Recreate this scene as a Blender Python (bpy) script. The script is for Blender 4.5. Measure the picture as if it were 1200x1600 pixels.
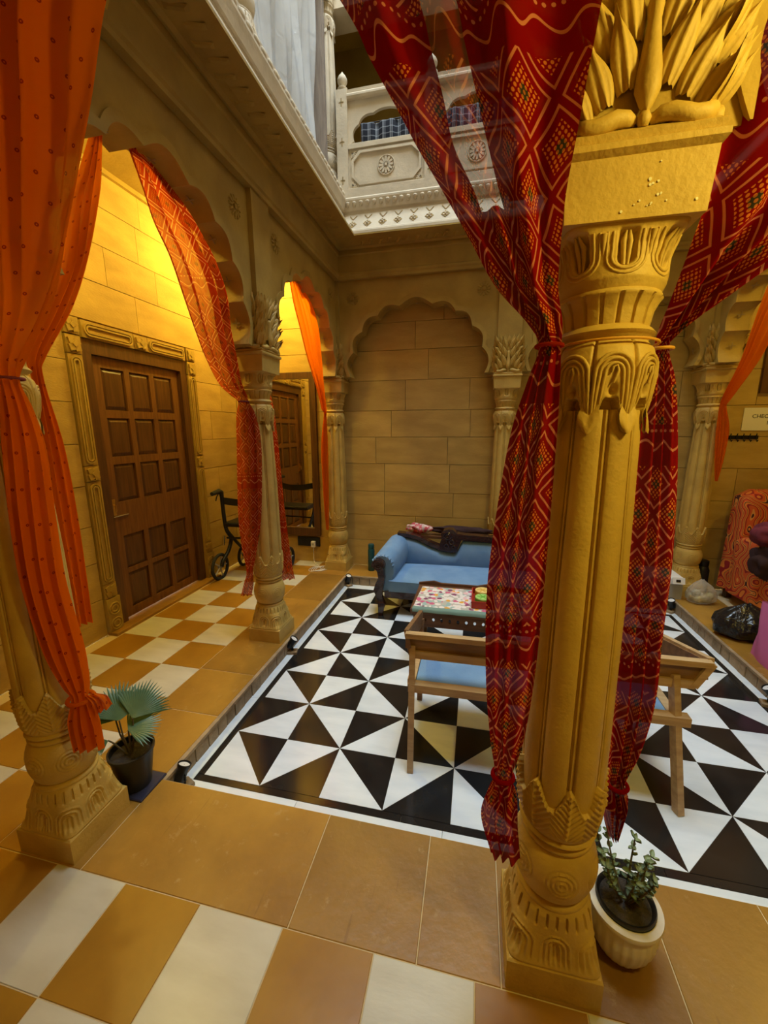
import bpy, math, random
import numpy as np
from mathutils import Vector, Matrix
from mathutils.geometry import tessellate_polygon
random.seed(7)
rng = np.random.default_rng(7)
for o in list(bpy.data.objects): bpy.data.objects.remove(o)
SC = bpy.context.scene
COL = SC.collection
PI = math.pi
# ------------------------------------------------------------ camera
cam_d = bpy.data.cameras.new('camera'); cam = bpy.data.objects.new('camera', cam_d); COL.objects.link(cam)
cam_d.sensor_fit = 'VERTICAL'; cam_d.sensor_height = 36.0; cam_d.lens = 630.6/1600*36.0
cam_d.clip_start = 0.02; cam_d.clip_end = 200
right = Vector((0.97580845, 0.21856638, -0.00515744)); up = Vector((-0.03888749, 0.19673387, 0.97968543)); fwd = Vector((-0.21514094, 0.95578477, -0.20047408))
cam.matrix_world = Matrix(((right.x, up.x, -fwd.x, 0.6429), (right.y, up.y, -fwd.y, -1.7543), (right.z, up.z, -fwd.z, 1.6620), (0, 0, 0, 1)))
SC.camera = cam
# ------------------------------------------------------------ daylight (overcast sky over the open court)
W = bpy.data.worlds.new('sky'); SC.world = W; W.use_nodes = True
bg = W.node_tree.nodes['Background']; bg.inputs[0].default_value = (0.70, 0.86, 1.0, 1); bg.inputs[1].default_value = 19.0
ZTOP = 9.0                                             # unseen upper walls made this tall to narrow the sky and steepen daylight
pd = bpy.data.lights.new('sky_opening', 'AREA'); pd.shape = 'RECTANGLE'; pd.size = 3.26; pd.size_y = 2.96; pd.cycles.is_portal = True
po = bpy.data.objects.new('sky_opening', pd); COL.objects.link(po); po.location = (0.90, 0.89, ZTOP)
SC.view_settings.view_transform = 'Standard'; SC.view_settings.look = 'None'
SC.view_settings.gamma = 1.0; SC.view_settings.use_curve_mapping = False
SC.view_settings.exposure = 0.0
LAMP_COL = (1.0, 0.79, 0.15)
P_LEFT, P_FRONT, P_RIGHT = 78.0, 40.0, 36.0
# ------------------------------------------------------------ materials
def nt(m):
    m.use_nodes = True
    return m.node_tree, m.node_tree.nodes['Principled BSDF']
def N(t, typ, **kw):
    n = t.nodes.new(typ)
    for k, v in kw.items():
        if k.startswith('i_'): n.inputs[k[2:].replace('_', ' ')].default_value = v
        else: setattr(n, k, v)
    return n
def L(t, a, b): t.links.new(a, b)
def setin(t, sock, v):
    if isinstance(v, bpy.types.NodeSocket): L(t, v, sock)
    else: sock.default_value = v
def M_(t, op, a, b=0.0, c=0.0):
    n = t.nodes.new('ShaderNodeMath'); n.operation = op
    setin(t, n.inputs[0], a); setin(t, n.inputs[1], b)
    if len(n.inputs) > 2: setin(t, n.inputs[2], c)
    return n.outputs[0]
def mixc(t, f, a, b):
    n = t.nodes.new('ShaderNodeMix'); n.data_type = 'RGBA'
    setin(t, n.inputs[0], f)
    for s, v in ((n.inputs[6], a), (n.inputs[7], b)):
        if isinstance(v, bpy.types.NodeSocket): L(t, v, s)
        else: s.default_value = (*v, 1) if len(v) == 3 else v
    return n.outputs[2]
MATS = {}
def mat(name, col, rough=0.6, col2=None, scale=8.0, bump=0.0, bscale=None, metal=0.0, spec=0.5, var=0.0, stretch=(1,1,1), thr=(0.35,0.65), detail=5.0, coat=0.0):
    if name in MATS: return MATS[name]
    m = bpy.data.materials.new(name); t, p = nt(m)
    p.inputs['Roughness'].default_value = rough; p.inputs['Metallic'].default_value = metal
    p.inputs['Specular IOR Level'].default_value = spec
    p.inputs['Coat Weight'].default_value = coat
    c = None
    tc = N(t, 'ShaderNodeTexCoord'); mp = N(t, 'ShaderNodeMapping'); mp.inputs['Scale'].default_value = stretch
    L(t, tc.outputs['Object'], mp.inputs[0])
    oi = N(t, 'ShaderNodeObjectInfo')
    if var > 0 or col2 is not None:
        off = N(t, 'ShaderNodeVectorMath'); off.operation = 'ADD'
        sc = N(t, 'ShaderNodeVectorMath'); sc.operation = 'SCALE'; sc.inputs[3].default_value = 13.0
        cb = N(t, 'ShaderNodeCombineXYZ'); L(t, oi.outputs['Random'], cb.inputs[0]); L(t, oi.outputs['Random'], cb.inputs[1])
        L(t, cb.outputs[0], sc.inputs[0]); L(t, mp.outputs[0], off.inputs[0]); L(t, sc.outputs[0], off.inputs[1])
        vec = off.outputs[0]
    else: vec = mp.outputs[0]
    if col2 is not None:
        n = N(t, 'ShaderNodeTexNoise'); n.inputs['Scale'].default_value = scale; n.inputs['Detail'].default_value = detail; L(t, vec, n.inputs['Vector'])
        mr = N(t, 'ShaderNodeMapRange'); mr.inputs[1].default_value = thr[0]; mr.inputs[2].default_value = thr[1]; L(t, n.outputs[0], mr.inputs[0])
        c = mixc(t, mr.outputs[0], col, col2)
    else:
        r = N(t, 'ShaderNodeRGB'); r.outputs[0].default_value = (*col, 1); c = r.outputs[0]
    if var > 0:
        h = N(t, 'ShaderNodeHueSaturation'); mr2 = N(t, 'ShaderNodeMapRange'); mr2.inputs[3].default_value = 1-var; mr2.inputs[4].default_value = 1+var
        L(t, oi.outputs['Random'], mr2.inputs[0]); L(t, mr2.outputs[0], h.inputs['Value']); L(t, c, h.inputs['Color']); c = h.outputs[0]
    L(t, c, p.inputs['Base Color'])
    if bump > 0:
        n2 = N(t, 'ShaderNodeTexNoise'); n2.inputs['Scale'].default_value = bscale or scale*4; n2.inputs['Detail'].default_value = 6; L(t, vec, n2.inputs['Vector'])
        b = N(t, 'ShaderNodeBump'); b.inputs['Strength'].default_value = bump; b.inputs['Distance'].default_value = 0.01
        L(t, n2.outputs[0], b.inputs['Height']); L(t, b.outputs[0], p.inputs['Normal'])
    MATS[name] = m
    return m
STONE = mat('sandstone', (0.44,0.285,0.048), 0.75, (0.35,0.215,0.034), 5, 0.25, 60)
STONEC = mat('carved_sandstone', (0.58,0.388,0.088), 0.60, (0.48,0.31,0.066), 9, 0.18, 90)
WALLST = mat('ashlar_sandstone', (0.54,0.355,0.088), 0.8, (0.43,0.275,0.064), 3.0, 0.3, 40, var=0.06, stretch=(1,1,3))
CREAM = mat('pale_sandstone', (0.62,0.52,0.37), 0.75, (0.52,0.43,0.30), 6, 0.2, 60)
MORTAR = mat('mortar', (0.36,0.25,0.10), 0.95, (0.28,0.19,0.08), 20)
def worn_slab():
    m = mat('golden_slab', (0.41,0.215,0.030), 0.36, (0.25,0.120,0.017), 2.4, 0.14, 26, var=0.17, thr=(0.30,0.68), detail=8)
    t = m.node_tree; p = t.nodes['Principled BSDF']; src = p.inputs['Base Color'].links[0].from_socket; tc = N(t, 'ShaderNodeTexCoord')
    n = N(t, 'ShaderNodeTexNoise'); n.inputs['Scale'].default_value = 17; n.inputs['Detail'].default_value = 9; n.inputs['Roughness'].default_value = .7; L(t, tc.outputs['Object'], n.inputs['Vector'])
    a = N(t, 'ShaderNodeMapRange'); a.inputs[1].default_value = .60; a.inputs[2].default_value = .74; a.inputs[4].default_value = .55; L(t, n.outputs[0], a.inputs[0])
    c = mixc(t, a.outputs[0], src, (0.52,0.36,0.16))                      # pale scuffs
    mp = N(t, 'ShaderNodeMapping'); mp.inputs['Scale'].default_value = (22,1.6,1); mp.inputs['Rotation'].default_value = (0,0,.5); L(t, tc.outputs['Object'], mp.inputs[0])
    n2 = N(t, 'ShaderNodeTexNoise'); n2.inputs['Scale'].default_value = 2.2; n2.inputs['Detail'].default_value = 4; L(t, mp.outputs[0], n2.inputs['Vector'])
    b = N(t, 'ShaderNodeMapRange'); b.inputs[1].default_value = .66; b.inputs[2].default_value = .74; b.inputs[4].default_value = .45; L(t, n2.outputs[0], b.inputs[0])
    c = mixc(t, b.outputs[0], c, (0.20,0.09,0.015)); L(t, c, p.inputs['Base Color']); return m
SLAB = worn_slab()
TILEO = mat('ochre_tile', (0.38,0.19,0.018), 0.30, (0.32,0.15,0.014), 5, 0.04, 30, var=0.08)
TILEW = mat('cream_marble_tile', (0.62,0.60,0.51), 0.3, (0.54,0.51,0.42), 4, 0.03, 30, var=0.05, stretch=(1,3,1))
GROUT = mat('pale_grout', (0.60,0.47,0.27), 0.9)
MARW = mat('white_marble', (0.74,0.79,0.83), 0.16, (0.60,0.66,0.71), 3.5, 0.0, var=0.03, stretch=(1,3.5,1), thr=(0.42,0.75), detail=9)
MARK = mat('black_marble', (0.012,0.011,0.011), 0.14, (0.02,0.018,0.017), 8)
KERB = mat('kerb_stone', (0.36,0.26,0.15), 0.85, (0.26,0.18,0.10), 14, 0.5, 50, var=0.12)
TEAK = mat('teak_door', (0.20,0.082,0.018), 0.45, (0.125,0.047,0.010), 5, 0.12, 30, stretch=(9,9,0.8))
TEAKD = mat('dark_teak', (0.12,0.050,0.014), 0.4, (0.07,0.028,0.008), 5, 0.1, 30, stretch=(9,9,0.8))
ROSEW = mat('rosewood', (0.042,0.012,0.007), 0.25, (0.022,0.006,0.004), 7, 0.05, 30, stretch=(1,6,6), coat=0.3)
ACACIA = mat('acacia_wood', (0.54,0.37,0.18), 0.5, (0.40,0.25,0.11), 4, 0.1, 40, stretch=(1.2,10,10))
ACACIAD = mat('acacia_heartwood', (0.25,0.13,0.05), 0.5, (0.16,0.08,0.03), 4, 0.1, 40, stretch=(1.2,10,10))
WALN = mat('walnut', (0.16,0.07,0.03), 0.4, (0.09,0.036,0.015), 4, 0.08, 40, stretch=(1.2,10,10))
BLUE = mat('blue_velvet', (0.13,0.25,0.43), 0.85, (0.18,0.31,0.49), 6, 0.15, 200)
BLACKP = mat('black_plastic', (0.012,0.012,0.013), 0.4)
RUBBER = mat('rubber', (0.02,0.02,0.02), 0.8)
BLACKM = mat('black_metal', (0.015,0.015,0.016), 0.35, metal=0.4)
STEEL = mat('steel', (0.6,0.6,0.6), 0.25, metal=1.0)
BRASS = mat('brass', (0.7,0.45,0.12), 0.3, metal=1.0)
WHITEP = mat('white_plastic', (0.75,0.75,0.74), 0.4)
GREYP = mat('grey_plastic', (0.35,0.36,0.38), 0.45)
SOIL = mat('soil', (0.035,0.025,0.018), 0.95, (0.06,0.045,0.03), 40, 0.8, 80)
POTM = mat('pot_marble', (0.74,0.68,0.55), 0.45, (0.68,0.60,0.46), 6)
LEAFP = mat('palm_leaf', (0.045,0.105,0.05), 0.35, (0.075,0.15,0.075), 12)
LEAFJ = mat('jade_leaf', (0.26,0.33,0.20), 0.45, (0.17,0.24,0.13), 20, var=0.1)
STEM = mat('stem', (0.10,0.075,0.035), 0.7)
PINK = mat('pink_canvas', (0.60,0.15,0.36), 0.7, (0.52,0.12,0.30), 6)
TEAL = mat('teal_bottle', (0.01,0.07,0.08), 0.3)
GREENP = mat('green_lacquer', (0.14,0.42,0.05), 0.4)
LGREEN = mat('pale_green_lacquer', (0.36,0.60,0.16), 0.4)
YELP = mat('yellow_lacquer', (0.72,0.42,0.05), 0.4)
REDB = mat('red_lacquer', (0.38,0.03,0.012), 0.45)
PAPER = mat('paper', (0.78,0.74,0.62), 0.8)
INK = mat('ink', (0.02,0.015,0.012), 0.8)
MAROON = mat('maroon_cloth', (0.14,0.016,0.03), 0.9, (0.20,0.03,0.05), 9)
DKBROWN = mat('dark_brown_cloth', (0.035,0.012,0.012), 0.9)
CORDM = mat('gold_cord', (0.62,0.30,0.03), 0.6)
def uvxy(t, W=1.0):
    tc = N(t, 'ShaderNodeTexCoord'); s = N(t, 'ShaderNodeSeparateXYZ'); L(t, tc.outputs['UV'], s.inputs[0])
    return s.outputs[0], s.outputs[1]
def cloth_shader(m, color, transp, transl, rough=0.8, bumpcol=None):
    t = m.node_tree; t.nodes.remove(t.nodes['Principled BSDF']); out = t.nodes['Material Output']
    d = N(t, 'ShaderNodeBsdfDiffuse'); d.inputs['Roughness'].default_value = rough; tr = N(t, 'ShaderNodeBsdfTranslucent'); tp = N(t, 'ShaderNodeBsdfTransparent')
    for s in (d, tr): setin(t, s.inputs['Color'], color)
    m1 = N(t, 'ShaderNodeMixShader'); m1.inputs[0].default_value = transl; L(t, d.outputs[0], m1.inputs[1]); L(t, tr.outputs[0], m1.inputs[2])
    m2 = N(t, 'ShaderNodeMixShader'); setin(t, m2.inputs[0], transp); L(t, m1.outputs[0], m2.inputs[1]); L(t, tp.outputs[0], m2.inputs[2])
    L(t, m2.outputs[0], out.inputs[0])
def bandhani(name, base, line, dot, patch, transp, transl, per=0.155, sheer=None):
    m = bpy.data.materials.new(name); m.use_nodes = True; t = m.node_tree
    x, y = uvxy(t)
    def frac(v): return M_(t, 'FRACT', v)
    # a wavy border band returns every 0.62 m of cloth
    yb = M_(t, 'MODULO', M_(t, 'ADD', y, 6.2), 0.62)
    a = M_(t, 'DIVIDE', M_(t, 'ADD', x, M_(t, 'MULTIPLY', y, 0.86)), per); b = M_(t, 'DIVIDE', M_(t, 'SUBTRACT', x, M_(t, 'MULTIPLY', y, 0.86)), per)
    fa, fb = frac(M_(t, 'ADD', a, 40.0)), frac(M_(t, 'ADD', b, 40.0))
    da, db = M_(t, 'ABSOLUTE', M_(t, 'SUBTRACT', fa, 0.5)), M_(t, 'ABSOLUTE', M_(t, 'SUBTRACT', fb, 0.5))
    d = M_(t, 'MAXIMUM', da, db)                      # 0 centre .. 0.5 edge of a diamond
    ln = M_(t, 'MULTIPLY', M_(t, 'GREATER_THAN', d, 0.385), M_(t, 'LESS_THAN', d, 0.43))
    g = 11.0
    ga, gb = M_(t, 'SUBTRACT', frac(M_(t, 'MULTIPLY', fa, g)), 0.5), M_(t, 'SUBTRACT', frac(M_(t, 'MULTIPLY', fb, g)), 0.5)
    dd = M_(t, 'ADD', M_(t, 'MULTIPLY', ga, ga), M_(t, 'MULTIPLY', gb, gb))
    dots = M_(t, 'MULTIPLY', M_(t, 'LESS_THAN', dd, 0.12), M_(t, 'LESS_THAN', d, 0.275))
    pat = M_(t, 'LESS_THAN', d, 0.10)
    # wavy band
    wv = M_(t, 'ADD', 0.05, M_(t, 'MULTIPLY', M_(t, 'SINE', M_(t, 'MULTIPLY', x, 75.0)), 0.013))
    w1 = M_(t, 'LESS_THAN', M_(t, 'ABSOLUTE', M_(t, 'SUBTRACT', yb, wv)), 0.0032)
    rowd = M_(t, 'ADD', M_(t, 'POWER', M_(t, 'SUBTRACT', M_(t, 'MULTIPLY', frac(M_(t, 'DIVIDE', M_(t, 'ADD', x, 9.0), 0.016)), 0.016), 0.008), 2.0), M_(t, 'POWER', M_(t, 'SUBTRACT', yb, 0.085), 2.0))
    w2 = M_(t, 'LESS_THAN', rowd, 0.000014)
    inband = M_(t, 'LESS_THAN', yb, 0.10)
    w = M_(t, 'MAXIMUM', w1, w2)
    out_ = M_(t, 'SUBTRACT', 1.0, inband)
    c = mixc(t, M_(t, 'MULTIPLY', dots, out_), base, dot)
    c = mixc(t, M_(t, 'MULTIPLY', M_(t, 'MULTIPLY', pat, out_), M_(t, 'SUBTRACT', 1.0, M_(t, 'MULTIPLY', dots, 0.6))), c, patch)
    c = mixc(t, M_(t, 'MULTIPLY', ln, out_), c, line)
    c = mixc(t, M_(t, 'MULTIPLY', w, inband), c, line)
    tf = transp
    if sheer:  # thin, see-through selvedge: more open weave along one strip of the cloth
        xs = M_(t, 'ABSOLUTE', M_(t, 'SUBTRACT', x, sheer[0]))
        tf = M_(t, 'ADD', transp, M_(t, 'MULTIPLY', M_(t, 'MULTIPLY', M_(t, 'LESS_THAN', xs, sheer[1]), M_(t, 'GREATER_THAN', y, sheer[3])), sheer[2]))
    cloth_shader(m, c, tf, transl); return m
def dotted(name, base, dot, transp, transl, per=0.055, rad=0.085):
    m = bpy.data.materials.new(name); m.use_nodes = True; t = m.node_tree
    x, y = uvxy(t)
    row = M_(t, 'FLOOR', M_(t, 'DIVIDE', M_(t, 'ADD', y, 20.0), per)); sh = M_(t, 'MULTIPLY', M_(t, 'MODULO', row, 2.0), 0.5)
    fx = M_(t, 'SUBTRACT', M_(t, 'FRACT', M_(t, 'ADD', M_(t, 'DIVIDE', M_(t, 'ADD', x, 20.0), per), sh)), 0.5); fy = M_(t, 'SUBTRACT', M_(t, 'FRACT', M_(t, 'DIVIDE', M_(t, 'ADD', y, 20.0), per)), 0.5)
    r = M_(t, 'SQRT', M_(t, 'ADD', M_(t, 'MULTIPLY', fx, fx), M_(t, 'MULTIPLY', fy, fy)))
    c = mixc(t, M_(t, 'MULTIPLY', M_(t, 'LESS_THAN', r, rad), M_(t, 'GREATER_THAN', r, rad*0.3)), base, dot)
    cloth_shader(m, c, transp, transl); return m
RED = bandhani('red_tie_dye_cloth', (0.30,0.004,0.006), (0.74,0.27,0.15), (0.82,0.26,0.045), (0.055,0.05,0.03), 0.025, 0.35, per=.13, sheer=None)
REDS = bandhani('sheer_red_tie_dye_cloth', (0.30,0.004,0.006), (0.74,0.27,0.15), (0.82,0.26,0.045), (0.055,0.05,0.03), 0.025, 0.35, per=.13, sheer=(-0.06,0.055,0.5,-0.85))
REDL = bandhani('thin_red_tie_dye_cloth', (0.46,0.035,0.006), (0.85,0.36,0.15), (0.62,0.14,0.02), (0.20,0.03,0.01), 0.10, 0.55, per=0.115)
ORANGE = dotted('orange_dotted_cloth', (0.74,0.165,0.004), (0.34,0.03,0.008), 0.03, 0.45)
ORANGEP = dotted('orange_plain_cloth', (0.82,0.18,0.004), (0.70,0.13,0.006), 0.05, 0.55, per=0.03)
def floral():
    m = bpy.data.materials.new('floral_tablecloth'); t, p = nt(m); tc = N(t, 'ShaderNodeTexCoord')
    v = N(t, 'ShaderNodeTexVoronoi'); v.inputs['Scale'].default_value = 30; L(t, tc.outputs['Object'], v.inputs['Vector'])
    r = N(t, 'ShaderNodeValToRGB'); r.color_ramp.interpolation = 'CONSTANT'; e = r.color_ramp.elements
    e[0].position = 0; e[0].color = (0.72,0.66,0.62,1); e[1].position = 0.32; e[1].color = (0.55,0.10,0.20,1)
    for ps, c in ((0.45,(0.75,0.45,0.45,1)),(0.56,(0.72,0.66,0.62,1)),(0.70,(0.70,0.33,0.04,1)),(0.78,(0.22,0.05,0.12,1)),(0.86,(0.30,0.42,0.40,1))):
        x = e.new(ps); x.color = c
    s = N(t, 'ShaderNodeSeparateColor'); L(t, v.outputs['Color'], s.inputs[0]); L(t, s.outputs[0], r.inputs[0])
    c = mixc(t, M_(t, 'LESS_THAN', v.outputs['Distance'], 0.62), (0.45,0.42,0.36), r.outputs[0])
    c = mixc(t, M_(t, 'LESS_THAN', v.outputs['Distance'], 0.10), c, (0.66,0.50,0.14))
    L(t, c, p.inputs['Base Color']); p.inputs['Roughness'].default_value = 0.85; return m
FLORAL = floral()
HEM = mat('green_hem', (0.16,0.26,0.22), 0.85)
def checked():
    m = bpy.data.materials.new('checked_cotton'); t, p = nt(m); x, y = uvxy(t)
    def band(v, per, w, o=0.0): return M_(t, 'LESS_THAN', M_(t, 'FRACT', M_(t, 'ADD', M_(t, 'DIVIDE', v, per), o)), w)
    s = M_(t, 'ADD', M_(t, 'MULTIPLY', M_(t, 'MAXIMUM', band(x, .07, .09), M_(t, 'MAXIMUM', band(x, .07, .09, .3), band(x, .07, .09, .18))), 0.35), M_(t, 'MULTIPLY', band(y, .05, .16), 0.25))
    c = mixc(t, s, (0.018,0.018,0.028), (0.75,0.78,0.82)); L(t, c, p.inputs['Base Color']); p.inputs['Roughness'].default_value = 0.9; return m
CHECK = checked()
def paisley():
    m = bpy.data.materials.new('paisley_cover'); t, p = nt(m); tc = N(t, 'ShaderNodeTexCoord')
    n = N(t, 'ShaderNodeTexNoise'); n.inputs['Scale'].default_value = 6; n.inputs['Detail'].default_value = 0.5; L(t, tc.outputs['Object'], n.inputs['Vector'])
    f = M_(t, 'FRACT', M_(t, 'MULTIPLY', n.outputs[0], 9.0))
    r = N(t, 'ShaderNodeValToRGB'); r.color_ramp.interpolation = 'CONSTANT'; e = r.color_ramp.elements
    e[0].color = (0.62,0.10,0.015,1); e[1].position = 0.34; e[1].color = (0.30,0.012,0.012,1)
    for ps, c in ((0.55,(0.72,0.22,0.03,1)),(0.8,(0.06,0.01,0.012,1)),(0.9,(0.68,0.30,0.06,1))):
        x = e.new(ps); x.color = c
    L(t, f, r.inputs[0]); L(t, r.outputs[0], p.inputs['Base Color']); p.inputs['Roughness'].default_value = 0.85; return m
PAISLEY = paisley()
def pinkfloral():
    m = bpy.data.materials.new('pink_floral_cloth'); t, p = nt(m); tc = N(t, 'ShaderNodeTexCoord')
    n = N(t, 'ShaderNodeTexNoise'); n.inputs['Scale'].default_value = 22; L(t, tc.outputs['Object'], n.inputs['Vector'])
    mr = N(t, 'ShaderNodeMapRange'); mr.inputs[1].default_value = .46; mr.inputs[2].default_value = .56; L(t, n.outputs[0], mr.inputs[0])
    L(t, mixc(t, mr.outputs[0], (0.72,0.55,0.48), (0.62,0.10,0.13)), p.inputs['Base Color']); p.inputs['Roughness'].default_value = .9; return m
PINKF = pinkfloral()
def plastic_film(name, col, transp, rough):
    m = bpy.data.materials.new(name); t, p = nt(m); out = t.nodes['Material Output']
    p.inputs['Base Color'].default_value = (*col, 1); p.inputs['Roughness'].default_value = rough
    tr = N(t, 'ShaderNodeBsdfTranslucent'); tr.inputs[0].default_value = (*col, 1); m1 = N(t, 'ShaderNodeMixShader'); m1.inputs[0].default_value = 0.45
    L(t, p.outputs[0], m1.inputs[1]); L(t, tr.outputs[0], m1.inputs[2])
    tp = N(t, 'ShaderNodeBsdfTransparent'); m2 = N(t, 'ShaderNodeMixShader'); m2.inputs[0].default_value = transp
    L(t, m1.outputs[0], m2.inputs[1]); L(t, tp.outputs[0], m2.inputs[2]); L(t, m2.outputs[0], out.inputs[0]); return m
FILM = plastic_film('milky_plastic_film', (0.88,0.91,0.94), 0.12, 0.2)
BAGF = plastic_film('clear_bag_film', (0.82,0.80,0.72), 0.58, 0.08)
def wrinkle(m, sc, st):
    t = m.node_tree; p = t.nodes['Principled BSDF']; tc = N(t, 'ShaderNodeTexCoord'); n = N(t, 'ShaderNodeTexNoise'); n.inputs['Scale'].default_value = sc; n.inputs['Detail'].default_value = 3; n.inputs['Distortion'].default_value = 1.5
    L(t, tc.outputs['Object'], n.inputs['Vector']); b = N(t, 'ShaderNodeBump'); b.inputs['Strength'].default_value = st; b.inputs['Distance'].default_value = .02; L(t, n.outputs[0], b.inputs['Height']); L(t, b.outputs[0], p.inputs['Normal'])
wrinkle(BAGF, 26, .9); wrinkle(FILM, 7, .35)
BLACKBAG = mat('black_bag_film', (0.010,0.010,0.012), 0.22)
wrinkle(BLACKBAG, 14, .7)
MIRROR = mat('mirror_glass', (0.86,0.86,0.84), 0.015, metal=1.0)
LENS = mat('lamp_lens', (0.75,0.76,0.76), 0.15)
SCREEN = mat('printer_screen', (0.01,0.01,0.012), 0.15)
def glow(name, col, s):
    m = bpy.data.materials.new(name); m.use_nodes = True; t = m.node_tree; t.nodes.remove(t.nodes['Principled BSDF'])
    e = N(t, 'ShaderNodeEmission'); e.inputs[0].default_value = (*col, 1); e.inputs[1].default_value = s; L(t, e.outputs[0], t.nodes['Material Output'].inputs[0]); return m
GLOW = glow('lamp_glow', (1.0,0.75,0.3), 6.0)
# ------------------------------------------------------------ mesh helpers
def tag(o, label=None, cat=None, group=None, kind=None):
    if label: o['label'] = label
    if cat: o['category'] = cat
    if group: o['group'] = group
    if kind: o['kind'] = kind
    return o
def thing(name, label, cat, loc=(0,0,0), rz=0.0, group=None):
    o = bpy.data.objects.new(name, None); COL.objects.link(o); o.location = loc; o.rotation_euler = (0,0,rz); o.empty_display_size = 0.1
    return tag(o, label, cat, group)
class MB:
    def __init__(s): s.v = []; s.f = []; s.uv = None
    def add(s, v, f):
        o = len(s.v); s.v += [tuple(p) for p in v]; s.f += [tuple(i+o for i in q) for q in f]; return s
    def box(s, c, d, rot=None, taper=None):
        x, y, z = d[0]/2, d[1]/2, d[2]/2; vs = []
        for sz in (-1,1):
            k = (taper or (1,1)) if sz > 0 else (1,1)
            for sx, sy in ((-1,-1),(1,-1),(1,1),(-1,1)): vs.append(Vector((sx*x*k[0], sy*y*k[1], sz*z)))
        if rot is not None: vs = [rot @ v for v in vs]
        return s.add([v+Vector(c) for v in vs], [(3,2,1,0),(4,5,6,7),(0,1,5,4),(1,2,6,5),(2,3,7,6),(3,0,4,7)])
    def cbox(s, lo, hi): return s.box([(a+b)/2 for a,b in zip(lo,hi)], [b-a for a,b in zip(lo,hi)])
    def bbox(s, lo, hi, b=0.004):   # box with chamfered top edges
        x0,y0,z0 = lo; x1,y1,z1 = hi
        v = [(x0,y0,z0),(x1,y0,z0),(x1,y1,z0),(x0,y1,z0),(x0,y0,z1-b),(x1,y0,z1-b),(x1,y1,z1-b),(x0,y1,z1-b),(x0+b,y0+b,z1),(x1-b,y0+b,z1),(x1-b,y1-b,z1),(x0+b,y1-b,z1)]
        f = [(3,2,1,0),(0,1,5,4),(1,2,6,5),(2,3,7,6),(3,0,4,7),(4,5,9,8),(5,6,10,9),(6,7,11,10),(7,4,8,11),(8,9,10,11)]
        return s.add(v, f)
    def tube(s, path, r, n=10, cap=True):
        P = [Vector(p) for p in path]; k = len(P); rs = r if isinstance(r, (list,tuple)) else [r]*k
        o = len(s.v); prev = None
        for i in range(k):
            t = (P[min(i+1,k-1)]-P[max(i-1,0)]).normalized()
            a = prev - t*prev.dot(t) if prev is not None else (Vector((0,0,1)).cross(t) if abs(t.z) < .9 else Vector((1,0,0)).cross(t))
            a.normalize(); prev = a; b = t.cross(a)
            for j in range(n):
                q = 2*PI*j/n; s.v.append(tuple(P[i]+(a*math.cos(q)+b*math.sin(q))*rs[i]))
        for i in range(k-1):
            for j in range(n): s.f.append((o+i*n+j, o+i*n+(j+1)%n, o+(i+1)*n+(j+1)%n, o+(i+1)*n+j))
        if cap: s.f.append(tuple(o+j for j in reversed(range(n)))); s.f.append(tuple(o+(k-1)*n+j for j in range(n)))
        return s
    def lathe(s, prof, n=32, c=(0,0,0), cap=True):
        o = len(s.v); k = len(prof)
        for r, z in prof:
            for j in range(n): q = 2*PI*j/n; s.v.append((c[0]+r*math.cos(q), c[1]+r*math.sin(q), c[2]+z))
        for i in range(k-1):
            for j in range(n): s.f.append((o+i*n+j, o+i*n+(j+1)%n, o+(i+1)*n+(j+1)%n, o+(i+1)*n+j))
        if cap: s.f.append(tuple(o+j for j in reversed(range(n)))); s.f.append(tuple(o+(k-1)*n+j for j in range(n)))
        return s
    def grid(s, P, closed=False, uv=None, caps=False):    # P: array (nu, nv, 3); closed wraps the second axis
        nu, nv = P.shape[:2]; o = len(s.v); s.v += [tuple(p) for p in P.reshape(-1,3)]
        for i in range(nu-1):
            for j in range(nv if closed else nv-1):
                j2 = (j+1) % nv; s.f.append((o+i*nv+j, o+i*nv+j2, o+(i+1)*nv+j2, o+(i+1)*nv+j))
        if caps: s.f.append(tuple(o+j for j in reversed(range(nv)))); s.f.append(tuple(o+(nu-1)*nv+j for j in range(nv)))
        if uv is not None: s.uv = uv.reshape(-1,2)
        return s
    def prism(s, poly, fr, depth, holes=()):     # poly in 2-D, fr = (origin, axis u, axis v); extruded by vector depth
        o_, au, av = Vector(fr[0]), Vector(fr[1]), Vector(fr[2]); dv = Vector(depth)
        loops = [list(poly)] + [list(h) for h in holes]
        tris = tessellate_polygon([[Vector((a,b,0)) for a,b in lp] for lp in loops])
        flat = [p for lp in loops for p in lp]; n = len(flat); o = len(s.v)
        base = [o_+au*a+av*b for a,b in flat]
        s.v += [tuple(p) for p in base] + [tuple(p+dv) for p in base]
        up_ = au.cross(av).dot(dv) > 0
        def area(t): (ax,ay),(bx,by),(cx,cy) = [flat[i] for i in t]; return (bx-ax)*(cy-ay)-(cx-ax)*(by-ay)
        for t in tris:
            a, b, c = t if area(t) > 0 else t[::-1]
            if not up_: a, b, c = c, b, a
            s.f.append((o+c,o+b,o+a)); s.f.append((o+n+a,o+n+b,o+n+c))
        k = 0
        for lp in loops:
            m = len(lp)
            for i in range(m): s.f.append((o+k+i, o+k+(i+1)%m, o+n+k+(i+1)%m, o+n+k+i))
            k += m
        return s
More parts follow.
